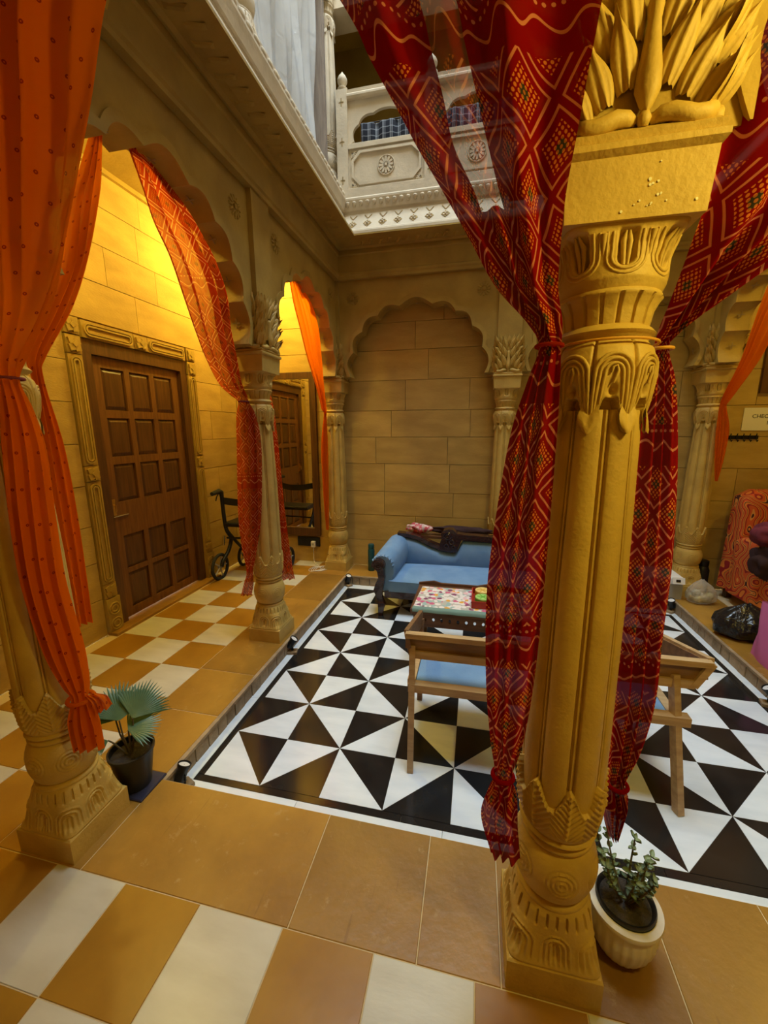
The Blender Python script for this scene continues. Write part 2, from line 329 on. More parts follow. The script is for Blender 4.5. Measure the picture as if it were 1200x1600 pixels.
    def mesh(s, name, m, smooth=False, ang=40):
        me = bpy.data.meshes.new(name); me.from_pydata(s.v, [], s.f)
        if m: me.materials.append(m)
        if s.uv is not None:
            ul = me.uv_layers.new(name='UVMap'); idx = np.empty(len(me.loops), dtype=np.int32); me.loops.foreach_get('vertex_index', idx)
            ul.data.foreach_set('uv', np.asarray(s.uv, dtype=np.float32)[idx].ravel())
        if smooth:
            me.polygons.foreach_set('use_smooth', np.ones(len(me.polygons), dtype=bool))
            if ang < 180: me.set_sharp_from_angle(angle=math.radians(ang))
        me.update(); return me
    def build(s, name, m, parent=None, smooth=False, ang=40, loc=None):
        o = bpy.data.objects.new(name, s.mesh(name, m, smooth, ang)); COL.objects.link(o)
        if parent: o.parent = parent
        if loc: o.location = loc
        return o
def inst(name, me, parent, loc=(0,0,0), rot=(0,0,0), sc=None):
    o = bpy.data.objects.new(name, me); COL.objects.link(o); o.parent = parent; o.location = loc; o.rotation_euler = rot
    if sc: o.scale = sc
    return o
def copy_tree(o, parent=None):
    c = o.copy(); COL.objects.link(c); c.parent = parent
    for ch in [x for x in o.children]: copy_tree(ch, c)
    return c
def crom(P, n):     # Catmull-Rom through rows of P (k, d) -> (n, d), spaced by chord length
    P = np.asarray(P, float); k = len(P); Q = np.vstack([2*P[0]-P[1], P, 2*P[-1]-P[-2]])
    dl = np.r_[0, np.cumsum(np.maximum(np.linalg.norm(np.diff(P[:, :3], axis=0), axis=1), 1e-4))]
    s = np.interp(np.linspace(0, dl[-1], n), dl, np.arange(k)); out = []
    for x in s:
        i = min(int(x), k-2); t = x-i; p0,p1,p2,p3 = Q[i],Q[i+1],Q[i+2],Q[i+3]
        out.append(0.5*((2*p1)+(-p0+p2)*t+(2*p0-5*p1+4*p2-p3)*t*t+(-p0+3*p1-3*p2+p3)*t**3))
    return np.array(out)
# ============================================================ SETTING
XL, XR, YF, YB = -2.10, 4.00, -2.20, 2.62          # gallery walls
PX0, PX1, PY0, PY1 = -0.70, 2.50, -0.45, 2.25      # sunken court
ZF, ZC = 0.10, 3.53
fl = MB(); zb = ZF-0.0025
fl.cbox((XL,YF,-.12),(XR,PY0,zb)); fl.cbox((XL,PY1,-.12),(XR,YB,zb)); fl.cbox((XL,PY0,-.12),(PX0,PY1,zb)); fl.cbox((PX1,PY0,-.12),(XR,PY1,zb)); fl.cbox((PX0,PY0,-.12),(PX1,PY1,-.012))
floor = fl.build('floor', GROUT); tag(floor, kind='structure')
def slab(x0, x1, y0, y1, m, name, z0=ZF-.014, z1=ZF, g=0.0018, b=0.0015):
    return MB().bbox((x0+g,y0+g,z0),(x1-g,y1-g,z1), b).build(name, m, floor)
tme = {}
for k, m in (('w',TILEW),('o',TILEO)): tme[k] = MB().bbox((-.1482,-.1482,-.014),(.1482,.1482,0), .0012).mesh('floor_tile', m)
for gx in range(-8, 14):
    for gy in range(-5, 12):
        x0, y0 = .1+.3*gx, -.85+.3*gy; cx, cy = x0+.15, y0+.15
        infront = y0 < -.86; inleft = x0 < -1.11 and not infront; inright = x0 > 2.89 and not infront
        if not (infront or inleft or inright): continue
        if cx < XL or cx > XR or cy < YF or cy > YB: continue
        if inright and cy < .6: continue
        if infront and (cx > 2.9 or cy < -1.75): continue
        inst('floor_tile', tme['w' if (gx+gy) % 2 == 0 else 'o'], floor, (cx,cy,ZF))
# broad sandstone slabs round the court
for a, b in ((-.70,.115),(.115,.53),(.53,.775),(.775,1.27),(1.27,1.62),(1.62,2.2),(2.2,2.9)): slab(a, b, -.85, PY0, SLAB, 'sandstone_slab')
for a, b in ((-.85,-.42),(-.42,-.03),(-.03,.36),(.36,.95),(.95,1.55),(1.55,2.24),(2.24,2.62)): slab(-1.10, PX0, a, b, SLAB, 'sandstone_slab')
for a, b in ((-.45,.3),(.3,1.15),(1.15,1.62),(1.62,2.25)): slab(PX1, 2.90, a, b, SLAB, 'sandstone_slab')
for a, b in ((-.70,-.25),(-.25,.6),(.6,1.5),(1.5,2.4),(2.4,2.9)): slab(a, b, PY1, YB, SLAB, 'sandstone_slab')
slab(2.9, 4.0, -.85, .65, SLAB, 'sandstone_slab')
# black and white pinwheel marble
h = .3
def trimesh(pts, m):
    c = np.mean(pts, axis=0); P = [tuple(np.array(p)+(c-np.array(p))*0.006) for p in pts]
    b = MB(); b.add([(x,y,-.012) for x,y in P]+[(x,y,0) for x,y in P], [(2,1,0),(3,4,5),(0,1,4,3),(1,2,5,4),(2,0,3,5)]); return b.mesh('marble_triangle', m)
cache = {}
for i in range(-2, 8):
    for j in range(-1, 7):
        even = (i+j) % 2 == 0
        tri = {'lo':[(0,0),(h,0),(h,h)], 'up':[(0,0),(h,h),(0,h)]} if even else {'lo':[(0,0),(h,0),(0,h)], 'up':[(h,0),(h,h),(0,h)]}
        for k in ('lo','up'):
            # black and white sectors alternate round every node where the diagonals meet
            if even: white = (k == 'lo') == (i % 2 == 0)
            else: white = (k == 'up') == (i % 2 != 0)
            key = ((i+j) % 2, k, white)
            if key not in cache: cache[key] = trimesh(tri[k], MARW if white else MARK)
            inst('marble_triangle', cache[key], floor, (i*h, j*h, 0))
bx0, bx1, by0, by1 = -.6, 2.4, -.3, 2.1
def strips(d0, d1, m, name, seg):
    for (a, b, fixed, ax) in ((bx0-d1, bx1+d1, (by0-d1, by0-d0), 0), (bx0-d1, bx1+d1, (by1+d0, by1+d1), 0), (by0-d0, by1+d0, (bx0-d1, bx0-d0), 1), (by0-d0, by1+d0, (bx1+d0, bx1+d1), 1)):
        n = max(1, round((b-a)/seg))
        for k in range(n):
            p, q = a+(b-a)*k/n, a+(b-a)*(k+1)/n
            if ax == 0: slab(p, q, fixed[0], fixed[1], m, name, -.012, 0, .0007, .0008)
            else: slab(fixed[0], fixed[1], p, q, m, name, -.012, 0, .0007, .0008)
strips(0, .036, MARK, 'black_border_strip', .9)
strips(.036, .15, MARW, 'white_border_strip', .62)
# kerb faces of rough little blocks
for nm, p0, p1, nrm in (('trim_1', (PX0,PY0), (PX0,PY1), (1,0)), ('trim_2', (PX0,PY1), (PX1,PY1), (0,-1)), ('trim_3', (PX1,PY0), (PX1,PY1), (-1,0))):
    kb = MB(); a, b = Vector((*p0,0)), Vector((*p1,0)); ln = (b-a).length; d = (b-a)/ln; nv = Vector((*nrm,0))
    core = MB()
    q0 = a+nv*.004; q1 = b+nv*.004
    core.cbox((min(a.x,q1.x),min(a.y,q1.y),0),(max(a.x,q1.x)+.0001,max(a.y,q1.y)+.0001,zb-.001))
    core.box(((a+b)/2+nv*.010+Vector((0,0,ZF-.009))), (abs(d.x)*ln+abs(nv.x)*.022, abs(d.y)*ln+abs(nv.y)*.022, .016))
    root = core.build(nm, KERB); tag(root, kind='structure')
    s = 0.0; k = 0
    while s < ln-.03:
        w = min(random.uniform(.08,.125), ln-s); c = a+d*(s+w/2)+nv*(.007+random.uniform(0,.004))
        e = (abs(d.x)*(w-.006)+abs(nv.x)*.016, abs(d.y)*(w-.006)+abs(nv.y)*.016, .080)
        MB().box(c+Vector((0,0,.0405)), e).build('kerb_stone', KERB, root); s += w
# ---------------------------------------------------------------- ashlar walls
def course_blocks(root, z0, z1, spans, place, hts, lens, seed):
    rr = random.Random(seed); z = z0; k = 0
    while z < z1-.05:
        hh = min(hts[k % len(hts)], z1-z)
        for (a, b) in spans(z, z+hh):
            s = a; off = rr.uniform(.3,1.0)
            while s < b-.01:
                w = lens*rr.uniform(.75,1.35)*(off if s == a else 1.0); 
                if b-s-w < .2: w = b-s
                place(s, s+w, z, z+hh); s += w
        z += hh; k += 1
g = .0022
wl = MB(); 
wl.cbox((XL-.25,YF,0),(XL-.03,.718,3.8)); wl.cbox((XL-.25,1.812,0),(XL-.03,3.5,3.8)); wl.cbox((XL-.25,.718,2.312),(XL-.03,1.812,3.8)); wl.cbox((XL-.25,.6,0),(XL-.2,1.9,3.0))
wl.cbox((XL-.25,YF,3.8),(XL,3.5,5.9))
wall_left = wl.build('wall_left', MORTAR); tag(wall_left, kind='structure')
def sp_left(za, zb_):
    if zb_ <= 2.44: return [(-1.2,.60),(1.93,YB)]
    return [(-1.2, YB)]
def pl_left(a, b, z0, z1):
    bw = MB(); bw.cbox((XL-.03,a+g,z0+g),(XL+random.uniform(-.0015,.0015),b-g,z1-g)); bw.build('stone_block', WALLST, wall_left)
course_blocks(wall_left, ZF, 2.44, sp_left, pl_left, (.30,.29,.28,.30), .62, 3)
course_blocks(wall_left, 2.44, ZC, sp_left, pl_left, (.28,.27,.27,.27), .62, 4)
wb = MB(); wb.cbox((XL-.25,YB+.028,0),(XR+.25,YB+.2,3.6))
wall_back = wb.build('wall_back', MORTAR); tag(wall_back, kind='structure')
def pl_back(a, b, z0, z1):
    bw = MB(); bw.cbox((a+g,YB+random.uniform(-.0015,.0015),z0+g),(b-g,YB+.03,z1-g)); bw.build('stone_block', WALLST, wall_back)
course_blocks(wall_back, ZF, ZC, lambda p,q: [(XL,XR)], pl_back, (.31,.30,.27,.31,.29,.28), .78, 9)
tag(MB().cbox((XL-.25,YF-.2,0),(XR+.25,YF,5.9)).build('wall_front', STONE), kind='structure')
tag(MB().cbox((XR,YF,0),(XR+.2,3.5,5.9)).build('wall_right', STONE), kind='structure')
ce = MB(); CX0, CX1, CY0, CY1 = -.73, 2.53, -.59, 2.37
for z0, z1 in ((ZC,3.78),(5.75,ZTOP)):  # upper pass adds the unseen shaft walls that limit the skylight
    yb_ = YB+.03 if z0 < 4 else 3.5
    e = .02 if z0 < 4 else 0
    ce.cbox((XL-.03,YF,z0),(XR,CY0-e,z1)); ce.cbox((XL-.03,CY1+e,z0),(XR,3.5,z1)); ce.cbox((XL-.03,CY0-e,z0),(CX0-e,CY1+e,z1)); ce.cbox((CX1+e,CY0-e,z0),(XR,CY1+e,z1))
tag(ce.build('ceiling', STONE), kind='structure')
# cornice round the gallery ceiling of the left wall
tag(MB().cbox((XL,-1.2,ZC-.035),(XL+.03,YB,ZC)).build('trim_4', STONE), kind='structure')
# ---------------------------------------------------------------- beams, eave and frieze swept round the court
def ring(prof, m, name, parent=None):
    b = MB(); n = len(prof); 
    for (sx, sy, x, y) in ((1,1,CX0,CY0),(-1,1,CX1,CY0),(-1,-1,CX1,CY1),(1,-1,CX0,CY1)):
        for d, z in prof: b.v.append((x+sx*d, y+sy*d, z))
    for c in range(4):
        c2 = (c+1) % 4
        for i in range(n): j = (i+1) % n; b.f.append((c*n+i, c2*n+i, c2*n+j, c*n+j))
    return b.build(name, m, parent)
beam = ring([(-.26,3.095),(0.0,3.095),(0.0,3.12),(.012,3.13),(.012,3.15),(0,3.16),(0,3.30),(.01,3.31),(.01,3.352),(-.26,3.352)], STONE, 'trim_5'); tag(beam, kind='structure')
drip = ring([(-.26,3.354),(0.0,3.352),(.03,3.34),(.05,3.352),(.10,3.346),(.16,3.352),(.21,3.362),(.235,3.368),(.235,3.380),(-.26,3.380)], STONE, 'trim_8'); tag(drip, kind='structure')  # same stone as the frieze; shade beneath put into this browner colour
eave = ring([(-.26,3.381),(.235,3.381),(.235,3.386),(.222,3.390),(.222,3.408),(.205,3.416),(.20,3.43),(.185,3.44),(.10,3.60),(.10,3.618),(.115,3.624),(.125,3.665),(.135,3.70),(.135,3.715),(.12,3.73),(.12,3.775),(-.26,3.775)], CREAM, 'trim_6'); tag(eave, kind='structure')
# shallow carved ripples under the drip course
rp = MB().box((0,0,0),(.10,.030,.008),None,(.7,.5)).mesh('drip_carving', STONE)
for k in range(30):
    y = CY0+.28+.085*k
    if y < CY1-.28: inst('drip_carving', rp, drip, (CX0+.115+.02*(k%2), y, 3.3445), (PI,0,.35))
for k in range(26):
    x = CX0+.28+.085*k
    if x < 1.6: inst('drip_carving', rp, drip, (x, CY1-.115-.02*(k%2), 3.3445), (PI,0,PI/2+.35))
# carved flowers and V marks on the sloping frieze, beads above (back side and left side)
def flower_mesh():
    b = MB()
    for k in range(4):
        q = PI/4+k*PI/2; c = Vector((math.cos(q)*.019, math.sin(q)*.019, .004)); b.box(c, (.020,.020,.010), Matrix.Rotation(q,3,'Z'), (.5,.5))
    b.box((0,0,.006),(.010,.010,.012)); return b
fm = flower_mesh().mesh('frieze_flower', CREAM)
lozenge = MB().box((0,0,0),(.055,.055,.004), Matrix.Rotation(PI/4,3,'Z')).mesh('frieze_shade_lozenge', MORTAR)  # flat dark lozenge; the hollow's shade is put into its colour
vm = MB(); vm.box((-.017,.0,0),(.052,.008,.006), Matrix.Rotation(-.95,3,'Z')); vm.box((.017,.0,0),(.052,.008,.006), Matrix.Rotation(.95,3,'Z')); vm = vm.mesh('frieze_chevron', MORTAR)
bm_ = MB().lathe([(.002,-.028),(.012,-.022),(.019,-.006),(.020,.006),(.014,.014),(.004,.018)], 10).mesh('bead', CREAM, True)
sl = math.atan2(.16,.085)
for k in range(20):
    x = CX0+.20+.14*k
    if x > 1.5: break
    d, z = .157, 3.493
    for me, dd, zz, rz in ((lozenge,.158,3.490,0),(fm,.159,3.491,0),(vm,.121,3.559,PI)):
        o = inst(me.name.split('.')[0], me, eave, (x, CY1-dd-.002, zz), (sl,0,0))
for k in range(34):
    x = CX0+.15+.062*k
    if x > 1.4: break
    inst('bead', bm_, eave, (x, CY1-.128, 3.672))
rm = MB().lathe([(.002,-.004),(.026,-.002),(.028,.006),(.018,.012),(.002,.013)], 12).mesh('scallop', CREAM, True)
for k in range(36):
    y = CY0+.25+.075*k
    if y > 2.25: break
    inst('scallop', rm, eave, (CX0+.116, y, 3.75), (0,PI/2,0), (.7,1.1,1))
# ============================================================ COLUMNS
def sst(x, a, b):
    t = np.clip((x-a)/(b-a), 0, 1); return t*t*(3-2*t)
def carve(z0, z1, nz, nt_, fn, zs=None):
    Z = np.asarray(zs) if zs is not None else np.linspace(z0, z1, nz); T = np.linspace(0, 2*PI, nt_, endpoint=False)
    zz, tt = np.meshgrid(Z, T, indexing='ij'); R = fn(tt, zz)
    return MB().grid(np.stack([R*np.cos(tt), R*np.sin(tt), zz], -1), closed=True, caps=True)
def wrap8(t, n=8): u = (t+PI/2)*n/(2*PI); return u-np.round(u)     # 0 at a motif centre (facing -y), +-.5 between motifs
def sq(t, p): return (np.abs(np.cos(t))**p+np.abs(np.sin(t))**p)**(-1.0/p)
def f_shaft(t, z):
    R = np.interp(z, (.70,.80,1.25,1.70), (.104,.108,.103,.090)); w = np.abs(wrap8(t))
    lobe = np.sin(np.clip((w-.10)/.40,0,1)*PI/2)**.55
    g_ = np.where(w < .045, .006, np.where(w < .10, .013, 0)); g_ = .013*(1-sst(w,.085,.115)) - .006*(1-sst(w,.035,.05))
    return R - .008*(1-lobe)*(w > .10) - g_
BZ, BR = (1.60,1.655,1.69,1.73,1.77,1.80,1.825,1.84), (.075,.088,.094,.101,.106,.106,.099,.086)
def f_bell(t, z):
    u = np.abs(wrap8(t)); base = np.interp(z, BZ, BR)
    zb_ = 1.722-.060*sst(u,.14,.40); m = sst(z, zb_-.003, zb_+.003)
    hole = np.exp(-((u*.0785/.0075)**2+((z-1.738)/.012)**2)); inner = np.exp(-((u*.0785/.014)**2+((z-1.775)/.020)**2))
    groove = np.exp(-((u-.5)/.035)**2)*sst(z,1.668,1.69)
    return np.where(m > .02, base*m+(base-.03)*(1-m)-.016*hole-.003*inner-.007*groove, base-.03)
def f_flare(t, z):
    w = np.abs(wrap8(t, 18)); r = np.interp(z, (1.865,1.90,1.925,1.932), (.084,.090,.102,.098))
    return r - .006*(1-sst(w,.06,.14))*(z < 1.922) + .002*sst(z,1.915,1.925)
def cup_r(t, z):
    k = np.interp(z, (1.93,1.985,2.02,2.04), (2.0,2.0,3.2,8.0)); q = np.interp(z, (1.93,1.95,1.98,2.01,2.03,2.04), (.097,.106,.106,.103,.106,.110))
    return q*sq(t, k)
def f_cup(t, z):
    u = wrap8(t); a = u*.078; b = z-1.985; d = np.where(b < 0, np.hypot(a, b), np.abs(a)); top = 1-sst(z,2.026,2.034)
    return cup_r(t, z) - .014*(1-sst(d,.012,.018))*top
def on_surface(rf, pts, th0, off):      # (arc, z) points laid on a turned surface around angle th0
    out = []
    for a, z in pts:
        t = th0+a/.100; r = float(rf(np.array(t), np.array(z)))+off; out.append((r*math.cos(t), r*math.sin(t), z))
    return out
def bell_scrolls():
    b = MB(); rf = lambda t, z: np.interp(z, BZ, BR)
    for k in range(8):
        th = -PI/2+k*PI/4
        for j, (w, zl, e, rad) in enumerate(((.033,1.672,.0365,.0042),(.0245,1.690,.032,.0036),(.016,1.712,.0215,.0034))):
            pts = [(-e,zl),(-(e*.55+w*.45),zl+(1.772-zl)*.5),(-w,1.772)]+[(-w*math.cos(q), 1.772+w*1.15*math.sin(q)) for q in np.linspace(.3,PI-.3,9)]+[(w,1.772),(e*.55+w*.45,zl+(1.772-zl)*.5),(e,zl)]
            P_ = crom([(a,z,0) for a, z in pts], 30); n = len(P_)
            b.tube(on_surface(rf, [(p[0],p[1]) for p in P_], th, .0004), [rad*min(1,.35+i/5,.35+(n-1-i)/5) for i in range(n)], 7)
        b.tube(on_surface(rf, [(0,1.752),(.003,1.764),(.006,1.775),(.003,1.785),(-.003,1.783),(-.005,1.772)], th, .001), [.002,.0032,.0034,.0032,.003,.002], 7)
        # turned-out leaf tip between two scrolls
        t2 = th+PI/8; c = Vector((math.cos(t2), math.sin(t2), 0)); sd = Vector((-c.y, c.x, 0)); P = np.zeros((7,9,3))
        for i in range(7):
            q = i/6
            for j in range(9):
                x = (j-4)/4; w = .021*math.sin(PI*min(1,.25+.62*q)); P[i,j] = tuple(c*(.0965+.010*math.sin(PI*q*.62)*(1-.6*x*x)-.004*(1-abs(x))**3*(q<.8))+sd*(w*x)+Vector((0,0,1.700-.050*q+.006*x*x)))
        b.grid(P)
        b.grid(P*np.array((.93,.93,1)))
    return b
def cup_tongues():
    b = MB()
    for k in range(8):
        th = -PI/2+k*PI/4
        for w, rad in ((.0335,.0026),(.0245,.0030)):
            pts = [(-w,2.028),(-w,2.005)]+[(-w*math.cos(q), 1.985-w*.9*math.sin(q)) for q in np.linspace(0,PI,11)]+[(w,2.005),(w,2.028)]
            b.tube(on_surface(cup_r, pts, th, -.0004), rad, 7)
        for s in (-1,1): b.tube(on_surface(cup_r, [(s*.0035,1.970),(s*.0045,1.99),(s*.006,2.012),(s*.003,2.030)], th, -.006), [.003,.0042,.0052,.002], 7)
        b.tube(on_surface(cup_r, [(.039,1.985),(.039,2.005),(.039,2.026)], th, -.001), [.001,.0045,.007], 7)
    return b
def f_base(t, z):
    k = np.interp(z, (.20,.24,.32,.37), (9.0,7.0,3.0,2.0)); s = np.interp(z, (.20,.205,.225,.26,.31,.35,.37), (.122,.124,.117,.111,.107,.105,.098))
    r = s*sq(t, k)*np.interp(z, (.20,.30,.37), (1.0,1.0,1.0)); u = wrap8(t); a = u*.09; b = z-.262
    d = np.where(b > 0, np.hypot(a, b), np.abs(a)); ridge = .0032*np.cos(2*PI*d/.0125)*(1-sst(d,.036,.042)); hole = .012*np.exp(-((a/.010)**2))*(b < .015)*sst(z,.218,.235)
    wt = np.abs(wrap8(t, 26)); tick = .008*(1-sst(wt,.06,.14))*sst(z,.315,.322)*(1-sst(z,.352,.36))
    return r + ridge*sst(z,.21,.225)*(z < .312) - hole*.6 - tick
def f_bulb(t, z):
    q = np.clip((z-.385)/(.552-.385), 0, 1); r = .086+.027*np.sin(PI*q)**.6; u = wrap8(t, 6); a = u*.115; b = z-.475
    d = np.hypot(a, b); return r + .0022*np.cos(2*PI*d/.0115)*(1-sst(d,.038,.05))*(np.sin(PI*q) > .2)
def f_collar(t, z):
    u = wrap8(t); a = np.abs(u)*.085; top = .765-.065*sst(np.abs(u),.0,.46); m = 1-sst(z, top-.004, top+.004)
    r = np.interp(z, (.59,.605,.64,.70,.765), (.092,.100,.108,.113,.112)); ch = .0026*np.cos(2*PI*((z-.60)*.9-a*1.0)/.0165); vein = .004*np.exp(-(a/.003)**2)
    edge = .003*np.exp(-((z-top+.006)/.005)**2); return np.where(m > .5, r+(ch+vein)*sst(z,.605,.62)+edge, .088)
NT = 320
col_parts = [
 ('plinth', MB().bbox((-.125,-.125,.10),(.125,.125,.202),.006), False),
 ('carved_base', carve(.20,.37,60,NT,f_base), True),
 ('base_ring', MB().lathe([(.088,.362),(.098,.366),(.101,.374),(.098,.382),(.086,.386)],64), True),
 ('bulb', carve(.385,.552,44,240,f_bulb), True),
 ('collar_ring', MB().lathe([(.084,.550),(.094,.553),(.098,.560),(.095,.568),(.088,.572),(.097,.578),(.102,.586),(.098,.594),(.086,.598)],64), True),
 ('leaf_collar', carve(.59,.772,64,NT,f_collar), True),
 ('shaft', carve(.70,1.70,14,NT,f_shaft), True),
 ('petal_bell', carve(1.60,1.845,84,NT,f_bell), True),
 ('bell_scrolls', bell_scrolls(), True),
 ('neck_ring', MB().lathe([(.080,1.835),(.086,1.838),(.087,1.846),(.094,1.850),(.099,1.856),(.092,1.864),(.084,1.870)],64), True),
 ('fluted_ring', carve(1.865,1.932,18,NT,f_flare), True),
 ('tongue_cup', carve(1.93,2.042,48,NT,f_cup), True),
 ('cup_tongues', cup_tongues(), True),
 ('abacus', MB().box((0,0,2.091),(.238,.238,.100),None,(1.05,1.05)), False),
 ('abacus_moulding', MB().add([(sx*a,sy*a,z) for a,z in ((.120,2.140),(.134,2.150),(.134,2.160),(.125,2.166),(.130,2.176),(.118,2.186)) for sx,sy in ((-1,-1),(1,-1),(1,1),(-1,1))], [(i*4+j,i*4+(j+1)%4,i*4+4+(j+1)%4,i*4+4+j) for i in range(5) for j in range(4)]+[(20,21,22,23),(3,2,1,0)]), False),
 ('pier', MB().bbox((-.108,-.108,2.18),(.108,.108,3.10),.002), False)]
def leaf_blade(L_, w, lean, curl, side, n=14, m=13):      # ribbed stone leaf rising along +z from the origin, bulging along -y
    t = np.linspace(0,1,n)[:,None]; s = np.linspace(-1,1,m)[None,:]
    ww = w*np.sin(PI*np.minimum(1,.14+.86*t)**.85)**.8*(1-t**6)+.0008
    x = side*lean*t*t+s*ww; y = -.013*np.sin(PI*t*.8)-curl*t*t+.009*s*s-.0022*np.cos(3*PI*s)*(1-t)-.003*np.exp(-(s/.16)**2)
    return np.stack([x, y+0*x, L_*t+.006*(1-np.abs(s))*t+0*x], -1)
def acanthus():
    b = MB()
    lower = MB()
    for face in range(4):
        R = Matrix.Rotation(face*PI/2, 3, 'Z'); f0 = -.108
        def put(P, off, tilt=0.0):
            Q = P.reshape(-1,3); out = []
            Rt = Matrix.Rotation(tilt, 3, 'Y')
            for p in Q: out.append(tuple(R @ (Rt @ Vector(p)+Vector(off))))
            b.grid(np.array(out).reshape(P.shape))
        # rolled cushion at the foot
        for k in range(2):
            s = -1 if k == 0 else 1
            path = [R @ Vector((s*(.012+.098*i/6), f0-.004-.012*math.sin(PI*(i/6)*.9), 2.196+.006*math.sin(i*1.1))) for i in range(7)]
            b.tube(path, [.008,.013,.014,.014,.014,.014,.012], 10)
        b.tube([R @ Vector((0,f0-.012,2.185+.012*i)) for i in range(3)], [.008,.012,.007], 10)
        # central pod
        pod = [(0,.0),(.008,.012),(.016,.035),(.015,.065),(.011,.10),(.008,.135),(.010,.155),(.008,.168),(0,.174)]
        P = np.zeros((len(pod), 9, 3))
        for i, (r_, z_) in enumerate(pod):
            for j in range(9):
                q = PI*j/8; P[i,j] = (-math.cos(q)*r_*1.3, -.014-math.sin(q)*(r_+.004)*1.1, z_)
        put(P, (0,f0,2.200))
        # feathered leaf on each side: blades in rows climbing from the pod outwards, kept within the block
        for s in (-1, 1):
            for row in range(3):
                for k, xx in enumerate((.030,.062,.092)):
                    put(leaf_blade(.112-.010*k, .0215, .012, .014, s), (s*(xx-.004*row), f0-.012+.003*row+.002*k, 2.204+.072*row+.020*(2-k)), s*(.22+.16*k))
                put(leaf_blade(.075, .017, .006, .020, s), (s*.108, f0+.004, 2.206+.070*row), s*.62)
        for k in range(7): put(leaf_blade(.10, .019, 0, .010, 1), ((k-3)*.030, f0-.002, 2.415), (k-3)*.12)
    return b
col_parts.append(('acanthus_carving', acanthus(), True))
COLME = [(n, b.mesh(n, STONEC if n != 'pier' else STONE, sm, 180 if n == 'acanthus_carving' else 55)) for n, b, sm in col_parts]
COLMEC = []
for n, me in COLME:
    m2 = me.copy(); m2.materials.clear(); m2.materials.append(CREAM); COLMEC.append((n, m2))
def column(x, y, label, group='carved stone columns round the court', name='stone_column', z=0.0, sc=None, parts=COLME, skip=()):
    r = thing(name, label, 'column', (x,y,z), 0, group)
    if sc: r.scale = sc
    for n, me in parts:
        if n not in skip: inst(n, me, r)
    return r
C_L0, C_L1, C_L2, C_R0, C_F1, C_F2 = (-.86,-.717), (-.85,.885), (-.85,2.49), (.91,-.717), (.91,2.49), (2.66,2.49)
cR0 = column(*C_R0, 'large golden carved column between the two red curtains in the foreground')
rs_ = random.Random(31); ps = MB()
for k in range(22):
    x, z = rs_.gauss(.03,.022), rs_.gauss(2.075,.030); r_ = rs_.uniform(.0012,.0028)
    if 2.045 < z < 2.138: ps.tube([(x,-.119-(z-2.041)*.06-.0005,z),(x,-.1205-(z-2.041)*.06,z)], r_, 8)
ps.build('paint_specks', PAPER, cR0)
column(*C_L0, 'shadowed carved column behind the orange dotted curtain beside the palm')
column(*C_L1, 'slender carved column with red patterned curtain in the middle of the left row')
column(*C_L2, 'carved column against the back wall beside the mirror and orange curtain')
column(*C_F1, 'carved column at the back wall half hidden behind the red curtain')
column(*C_F2, 'carved column at the back wall beside the clear plastic bag')
column(2.66,.885, 'carved column of the right row out beyond the pink bag')
column(2.66,-.717, 'carved column at the near right corner of the court')
